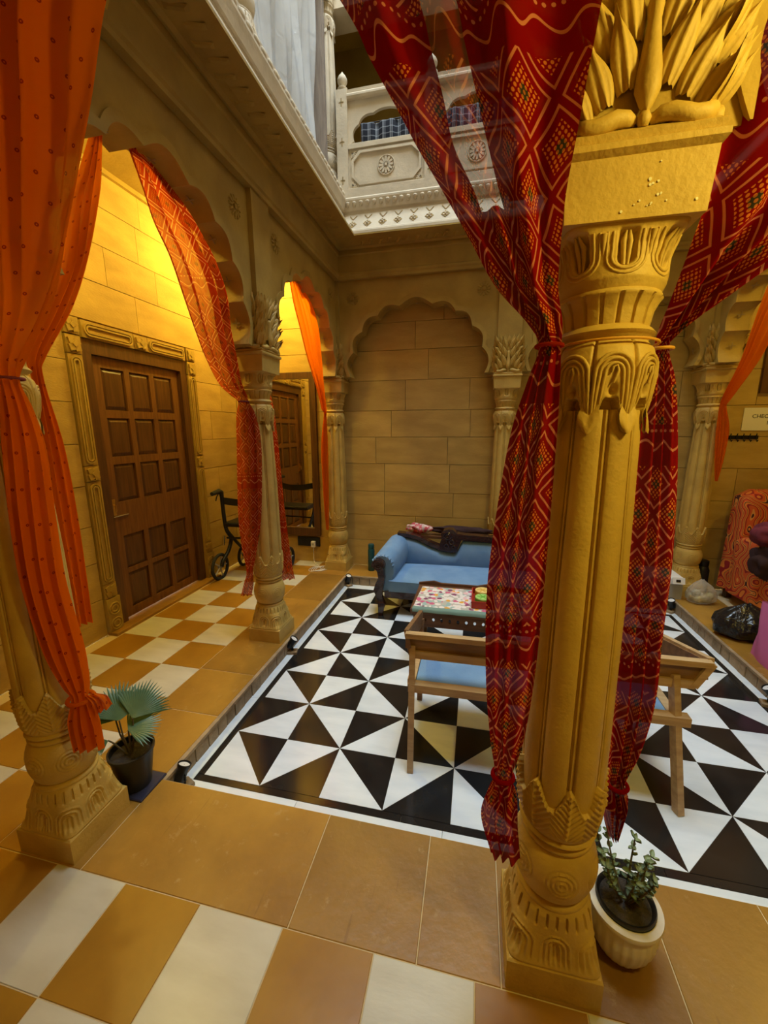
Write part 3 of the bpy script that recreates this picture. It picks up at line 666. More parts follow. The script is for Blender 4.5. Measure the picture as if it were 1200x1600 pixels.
# ---------------------------------------------------------------- cusped arches
def arch_curve(c, half, zs, zcrown, lobes=9, amp=.042):
    pts = []; n = 14
    H = zcrown-zs
    for i in range(lobes):
        for k in range(n):
            q = (i+k/n)/lobes; a = PI*q
            # base curve: slightly stilted, pointed
            bx = -math.cos(a); bz = math.sin(a)
            x = bx*(abs(bx)**-.18 if abs(bx) > 1e-6 else 1); zz = bz**.95
            bump_ = amp*abs(math.sin(PI*k/n))
            x_ = c+half*x+bump_*bx*1.0; z_ = zs+H*zz*.97+bump_*bz
            if i == lobes//2: z_ += .02*math.sin(PI*k/n)**3
            pts.append((x_, z_))
    pts.append((c+half, zs)); return pts
def arch(axis, fixed, a0, a1, label, inset=.075, th=.15, name='cusped_arch'):
    c, hf = (a0+a1)/2, (a1-a0)/2
    cur = arch_curve(c, hf-inset-.03, 2.19, 2.86)
    poly = [(a0,2.19),(a0+.01,2.19)]+cur+[(a1-.01,2.19),(a1,2.19),(a1,3.094),(a0,3.094)]
    r = thing(name, label, 'arch', (0,0,0), 0, 'cusped arches round the court')
    if axis == 'y': fr = ((fixed-th/2,0,0),(0,1,0),(0,0,1)); dep = (th,0,0)
    else: fr = ((0,fixed+th/2,0),(1,0,0),(0,0,1)); dep = (0,-th,0)
    MB().prism(poly, fr, dep).build('arch_panel', STONE, r)
    # raised moulding following the foils on both faces
    for s in (-1, 1):
        inner = arch_curve(c, hf-inset-.03, 2.19, 2.86); outer = arch_curve(c, hf-inset+.004, 2.19, 2.905)
        pl = inner+outer[::-1]
        f = fixed+s*(th/2+.001)
        d = .012*s
        if axis == 'y': fr = ((f,0,0),(0,1,0),(0,0,1)); dv = (d,0,0)
        else: fr = ((0,f,0),(1,0,0),(0,0,1)); dv = (0,d,0)
        MB().prism(pl, fr, dv).build('arch_moulding', STONE, r)
        # rosettes in the spandrels and upright fillets
        for q in (a0+.14, a1-.14):
            b = MB(); ro = Matrix.Rotation(s*PI/2, 3, 'Y') if axis == 'y' else Matrix.Rotation(-s*PI/2, 3, 'X')
            pos = Vector((f,q,2.93)) if axis == 'y' else Vector((q,f,2.93))
            for k in range(12):
                an = k*PI/6; b.box(pos+ro @ Vector((math.cos(an)*.042,math.sin(an)*.042,.003)), (.040,.016,.010), ro @ Matrix.Rotation(an,3,'Z'), (.7,.6))
            b.box(pos+ro @ Vector((0,0,.006)), (.022,.022,.012), ro)
            b.build('rosette', STONE, r)
    # small crosses on the foils; shade of the cuts put into their dark colour
    for i in range(9):
        a = PI*(i+.5)/9; bx, bz = -math.cos(a), math.sin(a)
        x = bx*(abs(bx)**-.18 if abs(bx) > 1e-6 else 1); px, pz = c+(hf-inset-.03)*x+.030*bx, 2.19+.67*bz**.95*.97+.030*bz
        b = MB()
        ang = math.atan2(bz*.67, bx*(hf-inset))
        for w_, d_ in ((.050,.007),(.007,.050)):
            if axis == 'y': b.box((fixed,px-bx*.002,pz-bz*.002), (w_,d_,.004), Matrix.Rotation(ang-PI/2,3,'X'))
            else: b.box((px-bx*.002,fixed,pz-bz*.002), (d_,w_,.004), Matrix.Rotation(PI/2-ang,3,'Y'))
        b.build('cross_mark', MORTAR, r)
    return r
arch('y', -.85, C_L0[1]+.108, C_L1[1]-.108, 'cusped sandstone arch of the left row in front of the wooden door')
arch('y', -.85, C_L1[1]+.108, C_L2[1]-.108, 'narrow cusped arch in front of the tall mirror')
arch('x', 2.49, C_L2[0]+.108, C_F1[0]-.108, 'blind cusped arch on the back wall above the blue chaise')
arch('x', 2.49, C_F1[0]+.108, C_F2[0]-.108, 'blind cusped arch on the back wall mostly hidden by the golden column')
arch('x', -.717, C_L0[0]+.108, C_R0[0]-.108, 'near cusped arch above the left red curtain')
arch('x', -.717, C_R0[0]+.108, 2.66-.108, 'near cusped arch above the right red curtain')
arch('y', 2.66, .885+.108, 2.49-.108, 'cusped arch of the right row above the pink bag')
arch('y', 2.66, -.717+.108, .885-.108, 'cusped arch of the right row nearest the camera')
# ============================================================ UPPER STOREY
tag(MB().cbox((XL,3.4,3.78),(XR,3.6,5.75)).build('wall_upper_back', STONE), kind='structure')
# the other upper galleries are open behind plain parapets, as on the far side
for nm, lo, hi in (('wall_upper_right', (2.53,CY0,3.776), (2.63,CY1+.2,4.57)), ('wall_upper_front', (CX0-.1,-.69,3.776), (2.53,CY0,4.57))): tag(MB().bbox(lo,hi,.01).build(nm, CREAM), kind='structure')
ub = MB(); ub.cbox((-.98,CY0,5.25),(-.73,CY1,5.75)); ub.cbox((-.98,CY1,5.25),(2.7,CY1+.24,5.75)); ub.cbox((CX1,CY0,5.25),(CX1+.24,CY1,5.75)); ub.cbox((-.98,CY0-.24,5.25),(2.7,CY0,5.75)); tag(ub.build('trim_7', CREAM), kind='structure')
USK = ('pier','acanthus_carving')
UC = 'upper storey columns'
column(-.80,2.36, 'pale upper storey column at the far left corner beside the balcony', UC, 'upper_column', 3.70, (.88,.88,.80), COLMEC, USK)
column(-.80,.86, 'pale upper storey column foot at the top edge beside the plastic sheet', UC, 'upper_column', 3.70, (.88,.88,.80), COLMEC, USK)
column(1.0,2.42, 'pale upper storey column behind the sheer red curtain', UC, 'upper_column', 3.70, (.88,.88,.80), COLMEC, USK)
for k_, (x_, y_) in enumerate(((2.60,2.42),(2.60,.86),(2.60,-.66),(1.0,-.66),(-.80,-.66))): column(x_, y_, ('pale upper storey column at the far right corner','pale upper storey column midway on the right side','pale upper storey column at the near right corner','pale upper storey column midway on the near side','pale upper storey column at the near left corner')[k_], UC, 'upper_column', 3.70, (.88,.88,.80), COLMEC, USK)
# pilaster board beside the sheet
r = thing('wooden_post', 'narrow grey brown post between the plastic sheet and upper column', 'post', (-.80,2.17,3.776))
MB().cbox((-.05,-.03,0),(.05,.03,1.47)).build('board', mat('weathered_board', (.30,.24,.19), .8, (.22,.17,.13), 6, stretch=(8,8,1)), r)
for s in (-.02,.02): MB().cbox((.05,s-.006,0),(.058,s+.006,1.47)).build('fillet', MATS['weathered_board'], r)
# milky plastic sheet closing the upper left bay
nu, nv = 40, 60; P = np.zeros((nu,nv,3))
for i in range(nu):
    for j in range(nv):
        y = .98+1.14*j/(nv-1); z = 3.80+1.60*(1-i/(nu-1)); P[i,j] = (-.80+.018*math.sin(y*26+math.sin(z*2.2)*1.1)+.010*math.sin(y*61+z*3)+.014*math.sin(z*5.0+y*7), y, z)
sh = MB().grid(P).build('plastic_sheet', FILM, None, True, 180); tag(sh, 'milky white plastic sheet hung across the upper left gallery', 'sheet')
# balcony railing of the far side
YBAL = 2.30
bal = thing('balcony_railing', 'pale carved stone balcony railing with rosette panel behind the red curtain', 'railing', (0,YBAL,3.775))
def bpart(name, lo, hi, m=CREAM, par=None, b=.003): return MB().bbox(lo, hi, b).build(name, m, par or bal)
posts = (-.625, .165, .955)
for px in posts:
    p = bpart('post', (px-.05,-.045,0),(px+.05,.045,.80))
    MB().lathe([(.03,.80),(.045,.81),(.045,.825),(.025,.835),(.030,.85),(.043,.875),(.043,.895),(.030,.92),(.012,.94),(.002,.955)],20,(px,0,0)).build('finial', CREAM, bal, True, 60)
    for zc in (.10,.40,.70):
        c = MB(); c.box((px,-.046,zc),(.042,.004,.008)); c.box((px,-.046,zc),(.008,.004,.060)); c.build('cross_mark', MORTAR, p)
for a, b_ in ((posts[0]+.05,posts[1]-.05),(posts[1]+.05,posts[2]-.05)):
    w = b_-a; cx = (a+b_)/2
    MB().prism([(-.045,.72),(.040,.72),(.050,.735),(.050,.75),(.035,.765),(.038,.79),(.02,.80),(-.03,.80),(-.045,.78)], ((a,0,0),(0,-1,0),(0,0,1)), (w,0,0)).build('top_rail', CREAM, bal)
    bpart('middle_rail', (a,-.035,.345),(b_,.035,.385)); bpart('bottom_rail', (a,-.045,0),(b_,.045,.03))
    # arched opening under the top rail
    hf = w/2-.02; cur = [(cx-hf,.385)]
    for i in range(5):
        for k in range(10):
            q = (i+k/10)/5; an = PI*q; bx, bz = -math.cos(an), math.sin(an); bp = .018*math.sin(PI*k/10)
            cur.append((cx+(hf-.03)*bx*abs(bx+1e-9)**-.2+bp*bx, .385+.03+.20*bz**.9+bp*bz))
    cur += [(cx+hf-.03,.415),(cx+hf-.03,.385),(b_,.385),(b_,.72),(a,.72),(a,.385)]
    MB().prism(cur[1:], ((0,.02,0),(1,0,0),(0,0,1)), (0,-.03,0)).build('arch_screen', CREAM, bal)
    pn = MB().cbox((a,-.015,.03),(b_,.03,.345)).build('panel', CREAM, bal)
    # raised octagonal frame, corner quarter flowers and rosette
    z0, z1, c_ = .055, .325, .07; x0, x1 = a+.03, b_-.03
    octo = [(x0+c_,z0),(x1-c_,z0),(x1,z0+c_),(x1,z1-c_),(x1-c_,z1),(x0+c_,z1),(x0,z1-c_),(x0,z0+c_)]
    k_ = .020; i_ = [(cx+(x-cx)*(1-2*k_/(x1-x0)), (z0+z1)/2+(z-(z0+z1)/2)*(1-2*k_/(z1-z0))) for x, z in octo]
    MB().prism(octo, ((0,-.016,0),(1,0,0),(0,0,1)), (0,-.016,0), [i_[::-1]]).build('octagon_frame', CREAM, pn)
    ro = MB(); 
    for k in range(12):
        an = k*PI/6; ro.box((cx+math.cos(an)*.042,-.020,.19+math.sin(an)*.042),(.046,.012,.017), Matrix.Rotation(-an,3,'Y'))
    ro.tube([(cx+math.cos(t*PI/16)*.075,-.018,.19+math.sin(t*PI/16)*.075) for t in range(33)], .006, 8, False)
    ro.box((cx,-.024,.19),(.022,.016,.022)); ro.build('rosette', CREAM, pn)
    for qx, qz in ((x0,z0),(x1,z0),(x0,z1),(x1,z1)):
        cf = MB()
        for k in range(5):
            an = k*PI/8; sx = 1 if qx == x0 else -1; sz = 1 if qz == z0 else -1
            cf.box((qx+sx*math.cos(an)*.026,-.018,qz+sz*math.sin(an)*.026),(.036,.010,.010), Matrix.Rotation(-math.atan2(sz*math.sin(an),sx*math.cos(an)),3,'Y'))
        cf.build('corner_flower', CREAM, pn)
# checked cloth hanging behind the railing
P = np.zeros((20,60,3)); UV = np.zeros((20,60,2))
for i in range(20):
    for j in range(60):
        x = -.50+1.35*j/59; P[i,j] = (x, 2.46+.012*math.sin(x*31)+.008*math.sin(x*67), 4.42-.36*i/19); UV[i,j] = (x, .36*i/19)
ck = MB().grid(P, uv=UV).build('checked_cloth', CHECK, None, True, 180); tag(ck, 'dark checked cotton cloth hanging behind the balcony railing', 'cloth')
MB().tube([(-.78,0,0),(1.4,0,0)], .004, 8).build('clothes_line', BLACKP, ck, loc=(0,2.468,4.425))
# ============================================================ DOOR
XD = XL
dr = thing('door_1', None, None, (XD,1.265,ZF)); dr['kind'] = 'structure'
# local: x out of the wall, y along it, z up ; frame 1.09 wide
fw = .545
b = MB(); b.cbox((-.10,-fw,0),(-.005,-fw+.085,2.21)); b.cbox((-.10,fw-.085,0),(-.005,fw,2.21)); b.cbox((-.10,-fw+.0851,2.11),(-.005,fw-.0851,2.2098)); b.build('door_frame', TEAKD, dr)
lf = MB(); lf.cbox((-.085,-fw+.087,.03),(-.060,fw-.087,2.108)); leaf = lf.build('door_leaf', TEAK, dr)
w = 2*(fw-.087); y0 = -fw+.087
rows = [(.10,.40),(.44,.72),(1.00,1.30),(1.36,1.66),(1.72,2.03)]
cw = (w-.09*2-.05*2)/3
cols = [(y0+.09+k*(cw+.05), y0+.09+k*(cw+.05)+cw) for k in range(3)]
st = MB()   # stiles and rails proud of the panels
for ya, yb_ in ((y0,cols[0][0]),(cols[0][1],cols[1][0]),(cols[1][1],cols[2][0]),(cols[2][1],-y0)): st.cbox((-.060,ya,.03),(-.040,yb_,2.108)) 
ze = [.03]+[q for r_ in rows for q in r_]+[2.108]
for k in range(0, len(ze), 2):
    for ya, yb_ in cols: st.cbox((-.060,ya,ze[k]),(-.0405,yb_,ze[k+1]))
st.build('stile_and_rail', TEAK, leaf)
for ya, yb_ in cols:
    for za, zb_ in rows:
        m_ = MB(); m_.prism([(ya,za),(yb_,za),(yb_,zb_),(ya,zb_)], ((-.0595,0,0),(0,1,0),(0,0,1)), (.001,0,0))
        m_.add([(-.058,ya,za),(-.058,yb_,za),(-.058,yb_,zb_),(-.058,ya,zb_),(-.046,ya+.03,za+.03),(-.046,yb_-.03,za+.03),(-.046,yb_-.03,zb_-.03),(-.046,ya+.03,zb_-.03)], [(4,5,6,7),(0,1,5,4),(1,2,6,5),(2,3,7,6),(3,0,4,7)])
        m_.build('door_panel', TEAKD, leaf)
lt = MB(); lt.cbox((-.040,y0+.012,.90),(-.032,y0+.05,1.03)); lt.tube([(-.032,y0+.03,.985),(-.012,y0+.03,.985)],.006,10); lt.tube([(-.012,y0+.03,.985),(-.010,y0+.03,.945),(-.014,y0+.03,.93)],.005,8); lt.build('latch', BRASS, leaf)
MB().tube([(-.034,y0+.02,.89),(-.034,y0+.16,.89)],.005,8).build('bolt', STEEL, leaf)
tag(MB().bbox((XD-.06,.60,ZF-.01),(XD+.09,1.93,ZF+.022),.004).build('door_sill', SLAB), 'low golden stone sill under the wooden door', 'sill')
sr = thing('door_surround', 'carved golden stone surround framing the wooden panelled door', 'door surround', (XD,1.265,ZF))
def rounded(cy, cz, hy, hz, r, n=8):
    pts = []
    for (sx, sz, a0) in ((1,1,0),(-1,1,PI/2),(-1,-1,PI),(1,-1,3*PI/2)):
        for k in range(n+1):
            a = a0+k*PI/2/n; pts.append((cy+sx*(hy-r)+math.cos(a)*r, cz+sz*(hz-r)+math.sin(a)*r))
    return pts
def strip(cy, cz, hy, hz):
    base = MB().cbox((-.03,cy-hy,cz-hz),(.012,cy+hy,cz+hz)).build('fluted_strip', STONE, sr)
    for k, ins in enumerate((.012,.030)):
        o_ = rounded(cy,cz,hy-ins,hz-ins,min(hy,hz)-ins-.001); i_ = rounded(cy,cz,hy-ins-.011,hz-ins-.011,max(.003,min(hy,hz)-ins-.012))
        MB().prism(o_, ((.0122,0,0),(0,1,0),(0,0,1)), (.012,0,0), [i_[::-1]]).build('moulded_loop', STONE, base)
def rosb(cy, cz, hh, hz=None):
    hz = hz or hh
    b0 = MB().cbox((-.03,cy-hh,cz-hz),(.014,cy+hh,cz+hz)).build('rosette_block', STONE, sr)
    q = MB()
    for k in range(4):
        an = PI/4+k*PI/2; q.box((.020,cy+math.cos(an)*hh*.52,cz+math.sin(an)*hz*.52),(.016,hh*.75,hz*.75), Matrix.Rotation(PI/4*0+.3,3,'X'))
    q.box((.028,cy,cz),(.012,hh*.5,hz*.5), Matrix.Rotation(PI/4,3,'X')); q.build('carved_flower', STONE, b0)
for s in (-1, 1):
    cy = s*(fw+.058)
    strip(cy, 1.70, .055, .385); rosb(cy, 1.255, .056); strip(cy, .80, .055, .395); rosb(cy, .345, .056)
    sb = MB().cbox((-.03,cy-.06,0),(.03,cy+.06,.285)).build('scroll_base', STONE, sr)
    q = MB()
    for zc in (.075,.20):
        for k in (0,1):
            rr_ = .046-.020*k; q.tube([(.033,cy+math.cos(t*PI/10)*rr_,zc+math.sin(t*PI/10)*rr_) for t in range(21)], .007, 8, False)
    q.build('carved_scroll', STONE, sb)
    rosb(cy, 2.150, .056, .060); rosb(cy, 2.275, .056, .056)
strip(-.30,2.27,.225,.058); strip(.30,2.27,.225,.058); rosb(0,2.27,.070,.056)
# ============================================================ CHAISE
ch = thing('chaise_sofa', 'blue velvet chaise with carved dark wood frame and scrolled arm', 'sofa', (0,0,0))
# seat: crowned cushion
def cushion(x0, x1, y0, y1, z0, z1, crown=.03, r=.03, nx=24, ny=14):
    P = []
    X = np.linspace(-1,1,nx); Y = np.linspace(-1,1,ny)
    top = np.zeros((nx,ny,3)); bot = np.zeros((nx,ny,3))
    for i, a in enumerate(X):
        for j, b in enumerate(Y):
            e = (1-abs(a)**10)*(1-abs(b)**10); x = (x0+x1)/2+(x1-x0)/2*a; y = (y0+y1)/2+(y1-y0)/2*b
            top[i,j] = (x,y,z1-r+r*e**.35+crown*(1-a*a)*(1-b*b)); bot[i,j] = (x,y,z0)
    b = MB(); b.grid(top); b.grid(bot[::-1]); n = len(b.v)//2
    def tid(i,j): return i*ny+j
    def bid(i,j): return n+(nx-1-i)*ny+j
    for i in range(nx-1):
        b.f.append((tid(i,0),bid(i,0),bid(i+1,0),tid(i+1,0))); b.f.append((tid(i+1,ny-1),bid(i+1,ny-1),bid(i,ny-1),tid(i,ny-1)))
    for j in range(ny-1):
        b.f.append((tid(0,j+1),bid(0,j+1),bid(0,j),tid(0,j))); b.f.append((tid(nx-1,j),bid(nx-1,j),bid(nx-1,j+1),tid(nx-1,j+1)))
    return b
cushion(-.075,1.42,1.60,2.10,.225,.345,.035,.02).build('seat', BLUE, ch, True, 50)
b = MB(); b.cbox((-.11,1.598,.165),(1.42,1.64,.226)); b.cbox((-.11,2.10,.165),(1.42,2.16,.226)); b.cbox((-.12,1.63,.165),(-.07,2.12,.226)); b.cbox((1.38,1.63,.165),(1.42,2.12,.226)); b.build('seat_frame', ROSEW, ch)
# arm: padded roll leaning outward and rising to the back
nu, nv = 26, 28; P = np.zeros((nu,nv,3))
for i in range(nu):
    t = i/(nu-1); y = 1.615+.53*t; 
    for j in range(nv):
        q = 2*PI*j/nv; top = .565+.055*t; sc_ = 1-.10*(1-min(1,t/.06))
        # cross-section: fat roll on top, narrowing to the seat
        cxx = -.135+.08*t*0.6; x = cxx+.105*math.cos(q)*sc_; z = top-.105+.105*math.sin(q)*sc_
        if math.sin(q) < 0: x = cxx+.03+.088*math.cos(q)*sc_*(1-.15*abs(math.sin(q))); z = top-.105+.245*math.sin(q)
        P[i,j] = (x,y,max(.205,z))
MB().grid(P, True, caps=True).build('arm_pad', BLUE, ch, True, 60)
# gathers in the velvet round the front of the arm
gm = MB()
for k in range(9):
    an = .1+k*.32; c, s = math.cos(an), math.sin(an)
    gm.tube([(-.135+.088*c,1.606,.46+.088*s),(-.135+.102*c,1.622,.46+.102*s),(-.135+.104*c,1.66,.46+.104*s)],[.003,.006,.002],6)
gm.build('gathers', BLUE, ch, True)
def scurve_leg(x, y, s=1, hgt=.56):
    pr = [(0,.000),(.03,.0),(.035,.02),(.045,.06),(.06,.10),(.045,.15),(.05,.19),(.075,.24),(.070,.30),(.052,.36),(.055,.42),(.075,.46)]
    cx = [0,0,.0,.005,.012,.0,-.012,-.02,-.005,.012,.004,-.018]
    L_ = [(cx[i]-p[0]*.55, p[1]) for i, p in enumerate(pr)]; R_ = [(cx[i]+p[0]*.55, p[1]) for i, p in enumerate(pr)]
    arc = [(-.018+.062*math.cos(a), .475+.058*math.sin(a)) for a in np.linspace(-.35, PI+.35, 18)]
    poly = L_[1:][::-1][::-1]; poly = R_[1:]+arc+L_[1:][::-1]
    if s < 0: poly = [(-a,b_) for a,b_ in poly]
    return MB().prism(poly, ((x,y,0),(1,0,0),(0,0,1)), (0,.05,0))
scurve_leg(-.145,1.565).build('scrolled_front_leg', ROSEW, ch)
sp = MB()
for r_ in (.040,.022): sp.tube([(-.163+r_*math.cos(a),1.566,.475+r_*math.sin(a)) for a in np.linspace(0,2*PI,25)], .006, 8, False)
sp.lathe([(.002,-.004),(.012,-.003),(.010,.004),(.002,.006)],12,(-.163,1.562,.475)); sp.build('scroll_carving', ROSEW, ch, True)
for x in (1.36,): MB().lathe([(.022,0),(.03,.03),(.036,.08),(.026,.12),(.034,.16),(.03,.19)],16,(x,1.62,0)).build('leg', ROSEW, ch, True)
for x in (-.06,1.36): MB().tube([(x,2.16,0),(x,2.13,.10),(x,2.12,.20)],[.022,.026,.03],10).build('leg', ROSEW, ch, True)
# upholstered back with a swooping top edge
xs = np.linspace(-.10,1.40,60)
def ztop(x): return float(np.interp(x, (-.10,.02,.12,.25,.38,.46,.50,.55,1.0,1.4), (.615,.60,.575,.515,.475,.465,.47,.60,.595,.58)))
P = np.zeros((60,10,3))
for i, x in enumerate(xs):
    zt = ztop(x)-.012
    prof = [(2.135,.21),(2.125,.30),(2.105,.36),(2.105,.36+(zt-.36)*.5),(2.115,zt-.03),(2.135,zt-.005),(2.165,zt),(2.195,zt-.01),(2.20,zt-.05),(2.20,.21)]
    for j, (y, z) in enumerate(prof): P[i,j] = (x, y, z)
MB().grid(P, caps=True).build('back_pad', BLUE, ch, True, 60)
# carved wooden crest
cr = [(x, ztop(x)) for x in np.linspace(-.09,.47,24)]; cr2 = [(x, z+.030+.012*math.sin((x+.09)*5)) for x, z in cr]
MB().prism(cr+cr2[::-1], ((0,2.115,0),(1,0,0),(0,0,1)), (0,.09,0)).build('crest_rail', ROSEW, ch)
up_ = [(.33,.485),(.50,.475),(.545,.60),(1.40,.58),(1.40,.625),(.58,.655),(.50,.665),(.46,.70),(.42,.705),(.37,.69),(.345,.655),(.35,.60),(.335,.55)]
MB().prism(up_, ((0,2.105,0),(1,0,0),(0,0,1)), (0,.10,0)).build('crest_medallion', ROSEW, ch)
cv = MB()
for (cx_, cz_, r_) in ((.41,.64,.035),(.41,.64,.018),(.45,.58,.022),(.40,.54,.020),(.47,.53,.016)): cv.tube([(cx_+r_*math.cos(a),2.102,cz_+r_*math.sin(a)) for a in np.linspace(0,2*PI,19)], .0065, 8, False)
cv.build('crest_carving', ROSEW, ch, True)
# bundle of clothes behind the chaise, on its crest
def blob(cx, cy, cz, sx, sy, sz, m, name, parent, seed, amp=.18, nu=22, nv=30, flat=.0, p=None):
    r = random.Random(seed); ph = [(r.uniform(2,6), r.uniform(2,6), r.uniform(0,6.3), r.uniform(.4,1)) for _ in range(7)]
    P = np.zeros((nu,nv,3))
    for i in range(nu):
        th = PI*i/(nu-1)
        for j in range(nv):
            f = 2*PI*j/nv; d = np.array((math.sin(th)*math.cos(f), math.sin(th)*math.sin(f), math.cos(th))); e = 1.0
            for a, b2, c, k in ph: e += amp*k*.4*math.sin(a*d[0]*2+b2*d[1]*2+c+3*d[2]*math.cos(c))
            e += amp*.25*math.sin(9*f+4*th+seed)*math.sin(th)
            z = d[2]*e*sz
            if flat and z < -flat: z = -flat
            P[i,j] = (cx+d[0]*e*sx, cy+d[1]*e*sy, cz+z)
    return MB().grid(P, True).build(name, m, parent, True, 180)
o = blob(.10,2.30,.650,.130,.050,.050,PINKF,'pink_bundle',None,3,.25); tag(o, 'pink and white floral cloth bundled behind the chaise back', 'cloth')
o = blob(.52,2.33,.645,.30,.045,.040,DKBROWN,'brown_shawl',None,5,.25); tag(o, 'dark brown shawl heaped behind the carved chaise crest', 'cloth')
lg = thing('side_shelf', 'low wooden shelf behind the chaise carrying the folded clothes', 'shelf', (0,0,0))
MB().cbox((-.05,2.26,.56),(.80,2.40,.585)).build('shelf_board', WALN, lg)
for x in (.0,.74): MB().cbox((x,2.27,.10),(x+.03,2.39,.56)).build('shelf_leg', WALN, lg)
bt = thing('water_bottle', 'dark teal steel bottle standing behind the chaise arm', 'bottle', (-.455,2.46,ZF))
MB().lathe([(.036,0),(.038,.005),(.038,.235),(.034,.25),(.030,.258)],24).build('body', TEAL, bt, True, 50); MB().lathe([(.033,.258),(.034,.262),(.034,.298),(.030,.306),(.002,.307)],24).build('cap', TEAL, bt, True, 50)
# ============================================================ LOW TABLE
lt = thing('low_table', 'dark carved low table in front of the blue chaise', 'table', (0,0,0))
TX0, TX1, TY0, TY1 = .24, 1.30, .855, 1.33
MB().bbox((TX0,TY0,.395),(TX1,TY1,.435),.006).build('table_top', WALN, lt)
for x in (TX0+.02,TX1-.075):
    for y in (TY0+.02,TY1-.075): MB().cbox((x,y,0),(x+.055,y+.055,.395)).build('leg', WALN, lt)
for ya in (TY0+.03,TY1-.045):
    ap = MB(); x0, x1 = TX0+.075, TX1-.075; n_ = 16; hs = []
    for k in range(n_):
        c_ = x0+(x1-x0)*(k+.5)/n_; hs.append([(c_+.010*math.cos(a),.345+.016*math.sin(a)) for a in np.linspace(0,2*PI,9)[:-1]])
    ap.prism([(x0,.29),(x1,.29),(x1,.395),(x0,.395)], ((0,ya,0),(1,0,0),(0,0,1)), (0,.015,0), hs); ap.build('pierced_apron', WALN, lt)
for xa in (TX0+.03,TX1-.045): MB().cbox((xa,TY0+.075,.29),(xa+.015,TY1-.075,.395)).build('side_apron', WALN, lt)
# raised gallery at the back edge of the top
MB().prism([(.24,.435),(1.30,.435),(1.30,.45),(1.0,.455),(.78,.475),(.70,.455),(.42,.455),(.36,.47),(.24,.45)], ((0,TY1-.02,0),(1,0,0),(0,0,1)), (0,.018,0)).build('back_gallery', WALN, lt)
P = np.zeros((20,40,3))
for i in range(20):
    for j in range(40):
        x = .255+.80*j/39; t = i/19; y = TY0-.004+(TY1-.06-TY0)*t; z = .4375+.002*math.sin(x*30)*math.sin(y*25)+.0015
        if i == 0: z -= .006
        P[i,j] = (x+.02*t, y, z)
tcl = MB(); tcl.grid(P); cl = tcl.build('table_runner', FLORAL, None, True, 180); tag(cl, 'floral printed cloth spread on the low table', 'tablecloth')
hm = MB(); hm.grid(np.array([[(x, TY0-.004+y, z+.0008*math.sin(x*40)) for x in np.linspace(.255,1.055,40)] for y, z in ((.034,.4420),(.006,.4415),(-.004,.434),(-.007,.417))])); hm.build('hem', HEM, cl, True, 180)
bx = thing('coaster_box', 'red lacquered tray box holding round coasters on the low table', 'box', (.735,1.06,.4415))
BX = .155
for lo, hi in (((-BX/2,-.13,0),(BX/2,.13,.006)),((-BX/2,-.13,.006),(-BX/2+.008,.13,.05)),((BX/2-.008,-.13,.006),(BX/2,.13,.05)),((-BX/2+.008,-.13,.006),(BX/2-.008,-.122,.05)),((-BX/2+.008,.122,.006),(BX/2-.008,.13,.05))): MB().cbox(lo,hi).build('box_side' if hi[2] > .01 else 'box_base', REDB, bx)
def coaster(x, y, z, m1, m2, label, spokes=True):
    t = thing('round_coaster', label, 'coaster', (x,y,z), 0, 'lacquered coasters')
    MB().lathe([(.002,0),(.052,0),(.055,.004),(.055,.010),(.052,.014),(.046,.014),(.045,.0125),(.002,.0125)],32).build('disc', m1, t, True, 40)
    q = MB()
    for k in range(6): q.box((math.cos(k*PI/3)*.022,math.sin(k*PI/3)*.022,.0135),(.038,.006,.002), Matrix.Rotation(k*PI/3,3,'Z'))
    q.build('painted_spokes', m2, t)
ORD = ('lowest','second lowest','third lowest')
for k in range(4): coaster(.735,.995,.448+.0145*k, GREENP, LGREEN, ORD[k]+' green coaster in the front stack of the red box') if k < 3 else coaster(.735,.995,.448+.0145*k, LGREEN, GREENP, 'pale green coaster on top of the front stack in the red box')
for k in range(4): coaster(.735,1.118,.448+.0145*k+.001, YELP, mat('pale_yellow_lacquer',(.8,.58,.2),.4), ORD[k]+' yellow coaster in the rear stack of the red box') if k < 3 else coaster(.735,1.118,.4925, mat('pale_yellow_lacquer',(.8,.58,.2),.4), YELP, 'yellow coaster on top of the rear stack in the red box')
# ============================================================ WOODEN SETTEE seen from behind
se = thing('wooden_settee', 'pale wooden settee with blue seat seen from behind under the red curtains', 'settee', (0,0,0))
def beam4(name, a, b, w, hgt, m, par=se, upv=(0,0,1)):
    a, b = Vector(a), Vector(b); d = (b-a); ln = d.length; d.normalize(); s = d.cross(Vector(upv)).normalized(); u = s.cross(d)
    R = Matrix((d, s, u)).transposed(); return MB().box((a+b)/2, (ln, w, hgt), R).build(name, m, par)
beam4('rear_leg', (.388,-.065,0),(.372,.085,.60), .030,.032, ACACIA)
beam4('rear_leg', (1.575,-.035,0),(1.535,.085,.60), .030,.036, ACACIA)
for x in (.362,1.545): beam4('front_leg', (x,.49,0),(x,.47,.38), .03,.03, ACACIAD)
